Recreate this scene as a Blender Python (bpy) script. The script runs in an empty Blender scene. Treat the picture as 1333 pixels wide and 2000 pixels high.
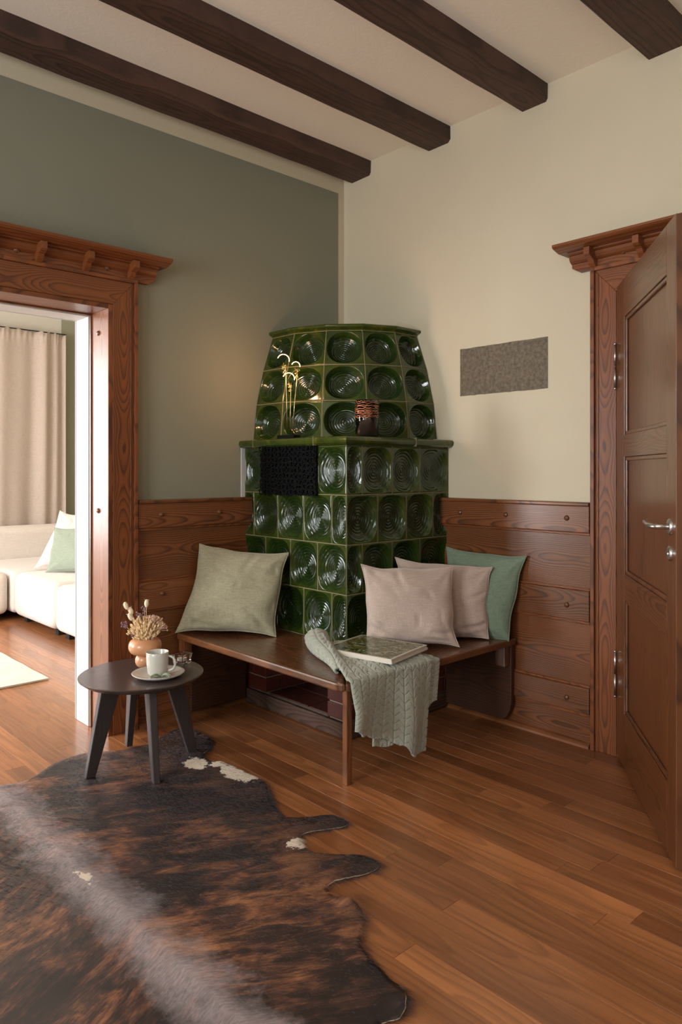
import bpy, math, random
import numpy as np
from mathutils import Vector, noise as mn, Matrix
from mathutils.geometry import delaunay_2d_cdt
random.seed(7)
S = bpy.context.scene; COL = S.collection
PI = math.pi
# ------------------------------------------------------------------ camera
cd = bpy.data.cameras.new('camera'); cam = bpy.data.objects.new('camera', cd); COL.objects.link(cam)
cd.sensor_fit = 'VERTICAL'; cd.sensor_height = 36; cd.lens = 1426/2000*36; cd.shift_y = -82/2000; cd.shift_x = 0
cd.clip_start = .05
cam.location = (-3.072, -3.278, 1.25); cam.rotation_euler = (PI/2, 0, math.radians(-42.9))
S.camera = cam
S.view_settings.view_transform = 'Standard'; S.view_settings.look = 'None'
S.view_settings.gamma = 1; S.view_settings.use_curve_mapping = False
S.view_settings.exposure = 0.12
# ------------------------------------------------------------------ light
W = bpy.data.worlds.new('world'); S.world = W; W.use_nodes = True
W.node_tree.nodes['Background'].inputs[0].default_value = (.80, .90, 1, 1)
W.node_tree.nodes['Background'].inputs[1].default_value = 1.0
def area(name, loc, rot, sx, sy, power, col):
    l = bpy.data.lights.new(name, 'AREA'); l.shape = 'RECTANGLE'; l.size = sx; l.size_y = sy; l.energy = power; l.color = col
    o = bpy.data.objects.new(name, l); COL.objects.link(o); o.location = loc; o.rotation_euler = rot
# daylight at the windows (wall behind the viewer on the left) and in the next room
area('daylight_main', (-5.80, -1.75, 1.75), (0, math.radians(-104), 0), 1.7, 1.3, 122, (.95, .98, 1))
area('daylight_main', (-5.80, -3.95, 1.75), (0, math.radians(-104), 0), 1.7, 1.3, 34, (.95, .98, 1))
area('daylight_back', (-2.2, -5.80, 1.75), (math.radians(90), 0, 0), 1.5, 1.7, 4, (1, .95, .86))
area('daylight_next', (-5.10, 1.75, 1.60), (0, math.radians(-90), 0), 2.1, 1.9, 235, (.97, .98, 1))
area('daylight_far', (-3.75, 4.66, 1.55), (math.radians(-90), 0, 0), 1.5, 2.1, 210, (.97, .98, 1))
# ------------------------------------------------------------------ mesh builder
class MB:
    def __init__(s): s.v = []; s.f = []; s.wc = []; s.tn = []; s.mi = []; s.n = 0
    def add(s, v, f, wc=None, tone=0.5, mi=0):
        v = [tuple(map(float, p)) for p in v]
        s.v += v; s.f += [tuple(i + s.n for i in q) for q in f]; s.mi += [mi]*len(f)
        s.wc += [tuple(map(float, p)) for p in (wc if wc is not None else v)]
        s.tn += list(tone) if hasattr(tone, '__len__') else [tone]*len(v)
        s.n += len(v); return s
    def box(s, x0, x1, y0, y1, z0, z1, g='x', tone=None, M=None, mi=0, fig=.05):
        v = [(x, y, z) for x in (x0, x1) for y in (y0, y1) for z in (z0, z1)]
        f = [(0,1,3,2), (4,6,7,5), (0,4,5,1), (2,3,7,6), (0,2,6,4), (1,5,7,3)]
        c = ((x0+x1)/2, (y0+y1)/2, (z0+z1)/2); d = [x1-x0, y1-y0, z1-z0]
        a = 'xyz'.index(g); r = [i for i in range(3) if i != a]; r.sort(key=lambda i: -d[i])
        ou, ov = random.uniform(0, 40), random.uniform(-fig, fig)
        wc = [(p[a]-c[a]+ou, p[r[0]]-c[r[0]]+ov, p[r[1]]-c[r[1]]) for p in v]
        if M is not None: v = [tuple(M @ Vector(p)) for p in v]
        return s.add(v, f, wc, random.random() if tone is None else tone, mi)
    def prism(s, prof, ax, a, b, tone=None, mi=0, M=None):
        """profile extruded along axis ax (0,1,2); prof gives the two other coords in order"""
        n = len(prof); o = [i for i in range(3) if i != ax]; v = []; wc = []
        ou = random.uniform(0, 40)
        for t in (a, b):
            for p in prof:
                q = [0, 0, 0]; q[ax] = t; q[o[0]] = p[0]; q[o[1]] = p[1]; v.append(tuple(q)); wc.append((t+ou, p[1], p[0]))
        f = [tuple(range(n))[::-1], tuple(range(n, 2*n))] + [(i, (i+1) % n, (i+1) % n+n, i+n) for i in range(n)]
        if M is not None: v = [tuple(M @ Vector(p)) for p in v]
        return s.add(v, f, wc, random.random() if tone is None else tone, mi)
    def lathe(s, prof, c=(0, 0, 0), n=40, mi=0, M=None, tone=.5, sx=1, sy=1):
        v = []; f = []; m = len(prof)
        for i in range(n):
            a = 2*PI*i/n
            for r, z in prof: v.append((c[0]+r*math.cos(a)*sx, c[1]+r*math.sin(a)*sy, c[2]+z))
        for i in range(n):
            j = (i+1) % n
            for k in range(m-1): f.append((i*m+k, j*m+k, j*m+k+1, i*m+k+1))
        if M is not None: v = [tuple(M @ Vector(p)) for p in v]
        return s.add(v, f, None, tone, mi)
    def tube(s, path, r, n=8, mi=0, cap=True, tone=.5, closed=False):
        P = [Vector(p) for p in path]; m = len(P); v = []; f = []
        rr = r if hasattr(r, '__len__') else [r]*m
        N = None
        for i in range(m):
            if closed: T = (P[(i+1) % m]-P[i-1]).normalized()
            else: T = (P[min(i+1, m-1)]-P[max(i-1, 0)]).normalized()
            if N is None: N = T.orthogonal().normalized()
            N = (N - T*N.dot(T)).normalized(); B = T.cross(N)
            for k in range(n):
                a = 2*PI*k/n; v.append(tuple(P[i]+(N*math.cos(a)+B*math.sin(a))*rr[i]))
        for i in range(m if closed else m-1):
            j = (i+1) % m
            for k in range(n): l = (k+1) % n; f.append((i*n+k, i*n+l, j*n+l, j*n+k))
        if cap and not closed: f += [tuple(range(n))[::-1], tuple(range((m-1)*n, m*n))]
        return s.add(v, f, None, tone, mi)
    def ball(s, c, r, n=10, mi=0, M=None):
        r = r if hasattr(r, '__len__') else (r, r, r)
        v = []; f = []
        for i in range(n+1):
            for j in range(2*n):
                a = PI*i/n; b = PI*j/n
                p = Vector((math.sin(a)*math.cos(b)*r[0], math.sin(a)*math.sin(b)*r[1], math.cos(a)*r[2]))
                if M is not None: p = M @ p
                v.append((c[0]+p[0], c[1]+p[1], c[2]+p[2]))
        for i in range(n):
            for j in range(2*n): f.append((i*2*n+j, (i+1)*2*n+j, (i+1)*2*n+(j+1) % (2*n), i*2*n+(j+1) % (2*n)))
        return s.add(v, f, None, .5, mi)
    def grid(s, nu, nv, fn, mi=0, tonefn=None):
        v = []; tn = []; wc = []
        for i in range(nu+1):
            for j in range(nv+1):
                p = fn(i/nu, j/nv); v.append(tuple(p)); wc.append((i/nu, j/nv, 0))
        f = [(i*(nv+1)+j, (i+1)*(nv+1)+j, (i+1)*(nv+1)+j+1, i*(nv+1)+j+1) for i in range(nu) for j in range(nv)]
        return s.add(v, f, wc, .5, mi)
def obj(name, mb, mats, parent=None, bevel=0, smooth=False, org=None):
    me = bpy.data.meshes.new(name)
    v = np.array(mb.v, dtype=float)
    if parent is not None: o0 = np.array(parent['_w'])
    elif org is not None: o0 = np.array(org, dtype=float)
    else:
        lo, hi = v.min(0), v.max(0); o0 = np.array([(lo[0]+hi[0])/2, (lo[1]+hi[1])/2, lo[2]])
    me.from_pydata((v-o0).tolist(), [], mb.f)
    a = me.attributes.new('wc', 'FLOAT_VECTOR', 'POINT'); a.data.foreach_set('vector', np.array(mb.wc, dtype=np.float32).ravel())
    a = me.attributes.new('tone', 'FLOAT', 'POINT'); a.data.foreach_set('value', np.array(mb.tn, dtype=np.float32))
    for m in (mats if isinstance(mats, (list, tuple)) else [mats]): me.materials.append(m)
    me.polygons.foreach_set('material_index', mb.mi)
    if smooth: me.polygons.foreach_set('use_smooth', [True]*len(me.polygons))
    me.update()
    o = bpy.data.objects.new(name, me); COL.objects.link(o)
    if parent is not None: o.parent = parent
    else: o.location = o0.tolist()
    o['_w'] = o0.tolist()
    if bevel:
        b = o.modifiers.new('bevel', 'BEVEL'); b.width = bevel; b.segments = 2; b.limit_method = 'ANGLE'; b.angle_limit = .6
    return o
def tag(o, label=None, cat=None, group=None, kind=None):
    if label: o['label'] = label
    if cat: o['category'] = cat
    if group: o['group'] = group
    if kind: o['kind'] = kind
    return o
def thing(name, loc, label=None, cat=None, group=None, kind=None):
    o = bpy.data.objects.new(name, None); COL.objects.link(o); o.location = loc; o['_w'] = list(loc); o.empty_display_size = .1
    return tag(o, label, cat, group, kind)
# ------------------------------------------------------------------ materials
class NT:
    def __init__(s, name, **kw):
        s.m = bpy.data.materials.new(name); s.m.use_nodes = True; s.t = s.m.node_tree; s.b = s.t.nodes['Principled BSDF']
        for k, v in kw.items(): s.set(k, v)
    def set(s, k, v):
        k = {'rough': 'Roughness', 'col': 'Base Color', 'metal': 'Metallic', 'spec': 'Specular IOR Level', 'coat': 'Coat Weight', 'coatr': 'Coat Roughness',
             'sheen': 'Sheen Weight', 'sheenr': 'Sheen Roughness', 'trans': 'Transmission Weight', 'ior': 'IOR', 'em': 'Emission Color', 'ems': 'Emission Strength', 'normal': 'Normal', 'sss': 'Subsurface Weight'}.get(k, k)
        s.lk(v, s.b.inputs[k])
    def lk(s, v, i):
        if isinstance(v, bpy.types.NodeSocket): s.t.links.new(v, i)
        elif v is not None:
            if hasattr(v, '__len__') and len(v) == 3 and len(i.default_value) == 4: v = (*v, 1)
            i.default_value = v
    def nd(s, ty, **kw):
        n = s.t.nodes.new(ty)
        for k, v in kw.items(): setattr(n, k, v)
        return n
    def math(s, op, a, b=None, c=None, clamp=False):
        n = s.nd('ShaderNodeMath', operation=op, use_clamp=clamp); s.lk(a, n.inputs[0]); s.lk(b, n.inputs[1]); s.lk(c, n.inputs[2]); return n.outputs[0]
    def vmul(s, a, v):
        n = s.nd('ShaderNodeVectorMath', operation='MULTIPLY'); s.lk(a, n.inputs[0]); s.lk(v, n.inputs[1]); return n.outputs[0]
    def noise(s, vec, scale, detail=3, rough=.5, dist=0, out=0):
        n = s.nd('ShaderNodeTexNoise'); s.lk(vec, n.inputs['Vector']); n.inputs['Scale'].default_value = scale; n.inputs['Detail'].default_value = detail
        n.inputs['Roughness'].default_value = rough; n.inputs['Distortion'].default_value = dist; return n.outputs[out]
    def coord(s, w='Object'): return s.nd('ShaderNodeTexCoord').outputs[w]
    def attr(s, n, o='Vector'): return s.nd('ShaderNodeAttribute', attribute_name=n).outputs[o]
    def sep(s, v): n = s.nd('ShaderNodeSeparateXYZ'); s.lk(v, n.inputs[0]); return n.outputs
    def comb(s, x, y, z):
        n = s.nd('ShaderNodeCombineXYZ'); s.lk(x, n.inputs[0]); s.lk(y, n.inputs[1]); s.lk(z, n.inputs[2]); return n.outputs[0]
    def ramp(s, f, st):
        n = s.nd('ShaderNodeValToRGB'); s.lk(f, n.inputs[0]); e = n.color_ramp.elements
        for i, (p, c) in enumerate(st):
            el = e[i] if i < 2 else e.new(p)
            el.position = p; el.color = (*c, 1) if hasattr(c, '__len__') else (c, c, c, 1)
        return n.outputs[0]
    def mix(s, f, a, b, mode='MIX'):
        n = s.nd('ShaderNodeMix', data_type='RGBA', blend_type=mode); s.lk(f, n.inputs[0]); s.lk(a, n.inputs[6]); s.lk(b, n.inputs[7]); return n.outputs[2]
    def bump(s, h, dist=.002, strength=1):
        n = s.nd('ShaderNodeBump'); s.lk(h, n.inputs['Height']); n.inputs['Distance'].default_value = dist; n.inputs['Strength'].default_value = strength
        s.set('normal', n.outputs[0])
def sr(r, g, b):
    f = lambda c: ((c/255+.055)/1.055)**2.4 if c > 10 else c/255/12.92
    return (f(r), f(g), f(b))
def plain(name, col, rough=.5, **kw): return NT(name, col=col, rough=rough, **kw).m
def wood(name, light, dark, rough=.35, ring=.0062, warp=.012, coat=.0, tonevar=.25, contrast=1.0, dirt=0, bmp=.0004, streak=0):
    n = NT(name, rough=rough, coat=coat, coatr=.2)
    p = n.attr('wc'); x, y, z = n.sep(p)
    n1 = n.noise(n.vmul(p, (1.2, .25, .25)), 1.0, 2)
    w0 = n.math('MULTIPLY_ADD', n1, .16, -.03)
    rad = n.math('SQRT', n.math('ADD', n.math('MULTIPLY', y, y), n.math('MULTIPLY', w0, w0)))
    n2 = n.noise(n.vmul(p, (2.2, 13, 13)), 1.0, 3)
    rad = n.math('MULTIPLY_ADD', n2, warp, rad)
    fr = n.math('FRACT', n.math('DIVIDE', rad, ring))
    saw = n.ramp(fr, [(0, 0.0), (.45, .18), (.86, 1.0), (1, .0)])
    fib = n.noise(n.vmul(p, (5, 260, 260)), 1, 2)
    f = n.math('ADD', n.math('MULTIPLY', saw, .62*contrast), n.math('MULTIPLY', fib, .45))
    big = n.noise(n.vmul(p, (1.0, 5, 5)), 1.1, 2)
    f = n.math('ADD', f, n.math('MULTIPLY_ADD', big, .5, -.32), clamp=True)
    c = n.mix(f, light, dark)
    if streak:
        sk = n.noise(n.vmul(p, (.9, 42, 42)), 1.0, 3, .6)
        c = n.mix(n.math('MULTIPLY', n.ramp(sk, [(.42, 0), (.66, 1)]), streak), c, tuple(q*.42 for q in light))
    t = n.attr('tone', 'Fac')
    if streak: c = n.mix(n.math('MULTIPLY', n.math('FRACT', n.math('MULTIPLY', t, 7.3)), .5), c, dark)
    k = n.math('MULTIPLY_ADD', t, tonevar*2, 1-tonevar)
    hs = n.nd('ShaderNodeHueSaturation'); n.lk(c, hs.inputs['Color']); n.lk(k, hs.inputs['Value'])
    c = hs.outputs[0]
    if dirt: c = n.mix(n.math('MULTIPLY', n.ramp(n.noise(n.coord(), 9, 5, .7), [(.45, 0), (.7, 1)]), dirt), c, (.015, .009, .006))
    n.set('col', c)
    n.set('rough', n.math('MULTIPLY_ADD', fib, .18, rough-.08))
    n.bump(n.math('SUBTRACT', 0, f), bmp, .6)
    return n.m
def paint(name, col, var=.06, rough=.85, bscale=120, bd=.0006):
    n = NT(name, rough=rough, spec=.25)
    a = n.noise(n.coord(), 1.6, 5, .6)
    n.set('col', n.mix(a, tuple(c*(1-var) for c in col), tuple(min(1, c*(1+var)) for c in col)))
    n.bump(n.noise(n.coord(), bscale, 4, .6), bd, .5)
    return n.m
def cloth(name, col, col2=None, scale=900, rough=.92, sheen=.25, bd=.0006, wr=.5):
    n = NT(name, rough=rough, sheen=sheen, spec=.15)
    o = n.coord(); x, y, z = n.sep(o)
    th = n.noise(n.vmul(o, (1, 1, .08)), scale*.35, 2)
    th2 = n.noise(n.vmul(o, (.1, .1, 1)), scale*.35, 2)
    w = n.math('ADD', th, th2)
    big = n.noise(o, 9, 3, .5)
    c2 = col2 or tuple(c*.72 for c in col)
    n.set('col', n.mix(n.math('MULTIPLY_ADD', w, 1.1, -.65, clamp=True), col, c2))
    n.bump(n.math('ADD', n.math('MULTIPLY', w, .6), n.math('MULTIPLY', big, wr*2)), bd, .8)
    return n.m
M_cream = paint('cream_wall_paint', sr(210, 199, 173))
M_pale = paint('pale_grey_wall_paint', sr(196, 192, 182))
M_ceil = paint('ceiling_plaster', sr(248, 240, 226), .04, bscale=45, bd=.002)
M_sage = paint('sage_wall_paint', sr(138, 138, 120), .05)
M_white = paint('white_paint', sr(196, 194, 190), .02, .5)
M_wood = wood('pine_joinery', sr(144, 82, 42), sr(66, 33, 16), .38, coat=.12, tonevar=.10)
M_wain = wood('pine_wainscot', sr(136, 82, 44), sr(56, 30, 16), .36, ring=.0072, coat=.25, tonevar=.13, dirt=.12)
M_door = wood('pine_door', sr(120, 72, 40), sr(50, 27, 15), .32, ring=.009, coat=.4, tonevar=.05)
M_floor = wood('floor_planks', sr(190, 124, 76), sr(100, 56, 32), .30, ring=.02, warp=.03, tonevar=.24, contrast=.6, coat=.45, dirt=.05, streak=.55)
M_beam = wood('dark_beam_wood', sr(88, 60, 48), sr(38, 25, 20), .62, ring=.016, tonevar=.15, dirt=.35, bmp=.003)
M_bench = wood('bench_wood', sr(126, 78, 48), sr(52, 30, 18), .26, ring=.016, coat=.5, tonevar=.12, dirt=.3)
M_benchedge = wood('bench_leg_wood', sr(140, 86, 48), sr(84, 44, 22), .38, ring=.013, coat=.3, tonevar=.10, dirt=.15)
M_edge = wood('worn_bench_edge', sr(132, 82, 46), sr(66, 36, 20), .3, ring=.009, coat=.3, tonevar=.1, dirt=.3)
M_endb = wood('dark_end_board', sr(84, 50, 30), sr(44, 25, 15), .5, ring=.012, tonevar=.1, dirt=.3)
M_old = wood('weathered_wood', sr(98, 70, 54), sr(34, 20, 14), .7, ring=.012, tonevar=.1, dirt=.5)
M_btn = plain('brown_wooden_button', sr(104, 62, 36), .3, coat=.4)
M_dark = plain('dark_gap', (.012, .008, .006), .9)
def glaze():
    n = NT('green_glaze', rough=.11, coat=.25, coatr=.05, spec=.5)
    h = n.attr('tone', 'Fac'); o = n.coord()
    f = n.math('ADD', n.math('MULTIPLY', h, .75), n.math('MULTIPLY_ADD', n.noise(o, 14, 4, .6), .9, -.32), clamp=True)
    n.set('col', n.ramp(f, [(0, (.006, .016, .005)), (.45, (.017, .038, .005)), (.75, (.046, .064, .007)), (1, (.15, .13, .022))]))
    n.bump(n.noise(o, 60, 2), .0008, .4)
    return n.m
M_glaze = glaze()
M_grout = plain('pale_grout', sr(126, 116, 84), .8)
M_iron = plain('black_iron', (.004, .004, .004), .85, spec=.15)
M_steel = plain('satin_steel', (.62, .60, .57), .28, metal=1)
M_brass = plain('brass_wire', (.72, .50, .24), .25, metal=1)
M_copper = plain('copper_wire', (.85, .38, .22), .3, metal=1)
def brick():
    n = NT('brown_red_brick', rough=.45)
    t = n.attr('tone', 'Fac')
    c = n.ramp(t, [(0, sr(86, 34, 26)), (.5, sr(122, 50, 38)), (1, sr(146, 66, 50))])
    n.set('col', n.mix(n.noise(n.coord(), 30, 4, .7), c, (.05, .02, .015))); n.bump(n.noise(n.coord(), 90, 4), .002, .6); return n.m
M_brick = brick(); M_mortar = paint('mortar', sr(150, 136, 118), .1)
# ------------------------------------------------------------------ floor: one plank field for both rooms
H = 3.08
m = MB(); w = .083; x = -5.6
while x < 1.9:
    y = -5.6 - random.uniform(0, 1.2)
    while y < 4.5:
        L = random.choice([.7, .95, 1.2, 1.5, 1.9]) * random.uniform(.9, 1.1)
        y1 = min(y+L, 4.5); t = random.random()
        m.box(x+.0004, x+w-.0004, max(y, -5.6)+.0004, y1-.0004, -.02, 0, 'y', t, fig=.06)
        y = y1
    x += w
fl = obj('floor', m, M_floor, bevel=.0012); tag(fl, kind='structure')
sub = obj('floor', MB().box(-5.7, 1.9, -5.7, 4.6, -.12, -.0205), M_dark); sub.name = 'floor_base'; tag(sub, kind='structure')
# ------------------------------------------------------------------ walls
def wallbox(name, boxes, mat): 
    m = MB()
    for b in boxes: m.box(*b)
    return tag(obj(name, m, mat), kind='structure')
DL0, DL1, DH = -3.02, -1.52, 2.03      # doorway to next room
wallbox('ceiling', [(-5.6, 1.8, -5.6, 4.4, H, H+.15)], M_ceil)
m = MB()      # dividing wall, sage paint with a cream strip along its top and corner
T = .302
m.box(-5.6, DL0, 0, T, 0, H, mi=0); m.box(DL1, 1.8, 0, T, 0, H, mi=0); m.box(DL0, DL1, 0, T, DH, H, mi=0)
wl = tag(obj('wall_left', m, M_cream), kind='structure')
m = MB(); m.box(DL1, -.052, -.002, 0, 0, 2.938); m.box(-5.6, DL0, -.002, 0, 0, 2.938); m.box(DL0, DL1, -.002, 0, DH, 2.938)
obj('paint_field', m, M_sage, wl)
DR0, DR1, DRH = -1.765, -2.70, 2.03
wallbox('wall_right', [(0, .25, DR0, 0, 0, H), (0, .25, -5.6, DR1, 0, H), (0, .25, DR1, DR0, DRH, H)], M_cream)
def winwall(name, x0, x1, y0, y1, holes, z0, z1):
    bs = []; c = y0
    for a, b in holes: bs += [(x0, x1, c, a, 0, H), (x0, x1, a, b, 0, z0), (x0, x1, a, b, z1, H)]; c = b
    bs.append((x0, x1, c, y1, 0, H)); return wallbox(name, bs, M_cream)
winwall('wall_window', -5.75, -5.6, -5.6, .15, [(-4.6, -3.3), (-2.4, -1.1)], .9, 2.6)
winwall('wall_window_next', -5.15, -5.0, .3, 4.4, [(.8, 2.7)], .5, 2.7)
wallbox('wall_far_next', [(-5.0, -4.5, 4.4, 4.55, 0, H), (-3.0, 1.8, 4.4, 4.55, 0, H), (-4.5, -3.0, 4.4, 4.55, 0, .45), (-4.5, -3.0, 4.4, 4.55, 2.65, H)], M_pale)
wallbox('wall_east_next', [(1.8, 1.95, -.0, 4.55, 0, H)], M_cream)
wallbox('wall_back', [(-5.6, -2.95, -5.75, -5.6, 0, H), (-1.45, .25, -5.75, -5.6, 0, H), (-2.95, -1.45, -5.75, -5.6, 0, .9), (-2.95, -1.45, -5.75, -5.6, 2.6, H)], M_cream)
wallbox('wall_hall_unseen', [(.25, 1.5, -.9, -.8, 0, H), (.25, 1.5, -3.6, -3.5, 0, H), (1.5, 1.6, -3.6, -.8, 0, H)], M_cream)  # unseen closed hall beyond the door, added to stop light leaking in
k = 0
for (ax, c, a, b, z0, z1) in (('x', -5.68, -4.6, -3.3, .9, 2.6), ('x', -5.68, -2.4, -1.1, .9, 2.6), ('x', -5.08, .8, 2.7, .5, 2.7), ('y', -5.68, -2.95, -1.45, .9, 2.6), ('y', 4.48, -4.5, -3.0, .45, 2.65)):
    m = MB(); k += 1
    def bar(p, q, r, s_):
        if ax == 'x': m.box(c-.03, c+.03, p, q, r, s_)
        else: m.box(p, q, c-.03, c+.03, r, s_)
    md = (a+b)/2; zt = z0+(z1-z0)*.68
    bar(a, a+.06, z0, z1); bar(b-.06, b, z0, z1); bar(md-.04, md+.04, z0, z1); bar(a, b, z0, z0+.07); bar(a, b, z1-.06, z1); bar(a, b, zt-.03, zt+.03)
    tag(obj('window_%d' % k, m, M_white), kind='structure')
# sage field on the far wall of the next room
m = MB(); m.box(.02, 1.8, 4.392, 4.4, 0, 2.93); sf = obj('wall_far_paint', m, M_sage); tag(sf, kind='structure')
# ------------------------------------------------------------------ ceiling beams
BL = ['dark wooden ceiling beam nearest the sage green wall', 'dark wooden ceiling beam, second out from the sage green wall, with a long crack',
      'dark wooden ceiling beam, third out from the sage green wall', 'dark wooden ceiling beam above the open panelled door at upper right']
for i, (y0, y1) in enumerate([(-.234, -.06), (-.827, -.668), (-1.413, -1.262), (-2.06, -1.885)]):
    n = 60; m = MB(); rr = random.Random(i)
    zb = 2.994; v = []; wc = []
    prof = [(y0, H+.02), (y0, zb+.018), (y0+.014, zb+.002), (y1-.012, zb), (y1, zb+.014), (y1, H+.02)]
    for k in range(n+1):
        xx = -5.58+5.58*k/n
        for q, (py, pz) in enumerate(prof):
            a = mn.noise(Vector((xx*2.2, i*7+q*1.3, 0)))*.007; b = mn.noise(Vector((xx*3.1, i*5+q*2.1, 9)))*.006
            v.append((xx, py+a, pz+(b if 0 < q < 5 else 0))); wc.append((xx+i*9, py-(y0+y1)/2, pz-zb))
    f = [tuple(range(6))[::-1], tuple(range(n*6, n*6+6))]
    for k in range(n):
        for q in range(6): r = (q+1) % 6; f.append((k*6+q, k*6+r, k*6+6+r, k*6+6+q))
    m.add(v, f, wc, rr.uniform(.3, .7))
    tag(obj('ceiling_beam', m, M_beam), BL[i], 'beam', 'ceiling beams')
# ------------------------------------------------------------------ wainscot
def wainscot(name, a, b, axis, sgn, flip=1):
    """panelling along a wall plane at 0 of the other axis, on its negative side"""
    t = thing(name, (a, 0, 0) if axis == 0 else (0, b, 0), kind='structure')
    def bx(m, d0, d1, z0, z1, g=None, **k):
        g = 'x' if axis == 0 else 'y'
        if axis == 0: m.box(a, b, -d1, -d0, z0, z1, g, **k)
        else: m.box(-d1, -d0, a, b, z0, z1, g, **k)
    for z0, z1 in ((.02, .151), (.267, .566), (.704, .976)):
        m = MB(); bx(m, 0.002, .018, z0-.012, z1+.012, fig=.02); obj('board', m, M_wain, t, bevel=.001)
    for z0, z1 in ((.151, .267), (.566, .704), (.966, 1.088)):
        m = MB(); bx(m, 0.002, .034, z0, z1, fig=.05); obj('rail', m, M_wain, t, bevel=.004)
        m = MB()
        for zz in (z0-.006, z1+.006) if z1 < 1 else (z0-.006,): bx(m, .018, .027, zz-.006, zz+.006)
        obj('bead', m, M_wood, t, bevel=.003)
    m = MB(); bx(m, 0.002, .042, 1.086, 1.104); obj('cap', m, M_wain, t, bevel=.005)
    prof = [(0, 0), (-.04, 0), (-.038, .010), (-.030, .020), (-.018, .026), (0, .028)]
    m = MB(); m.prism(prof, axis, a, b); obj('quarter_round', m, M_benchedge, t)
    return t
def button(x, y, z, ax, parent, r=.012):
    M = Matrix.Translation((x, y, z)) @ (Matrix.Rotation(PI/2, 4, 'X') if ax == 1 else Matrix.Rotation(-PI/2, 4, 'Y'))
    m = MB(); m.lathe([(0, .012), (.005, .012), (.006, .008), (.009, .009), (.011, .006), (.013, .0), (.013, -.002)], n=20, M=M)
    s = obj('button', m, M_btn, parent, smooth=True); return s
wL = wainscot('trim_1', DL1+.13, 0, 0, -1)
for x in (-1.27, -.93): button(x, -.034, 1.03, 1, wL)
button(-1.265, -.034, .64, 1, wL)
wR = wainscot('trim_2', -1.64, 0, 1, -1)
for y in (-.92, -1.2, -1.53): button(-.034, y, 1.03, 0, wR)
for y in (-1.53,): button(-.034, y, .632, 0, wR); button(-.034, y, .208, 0, wR)
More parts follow.
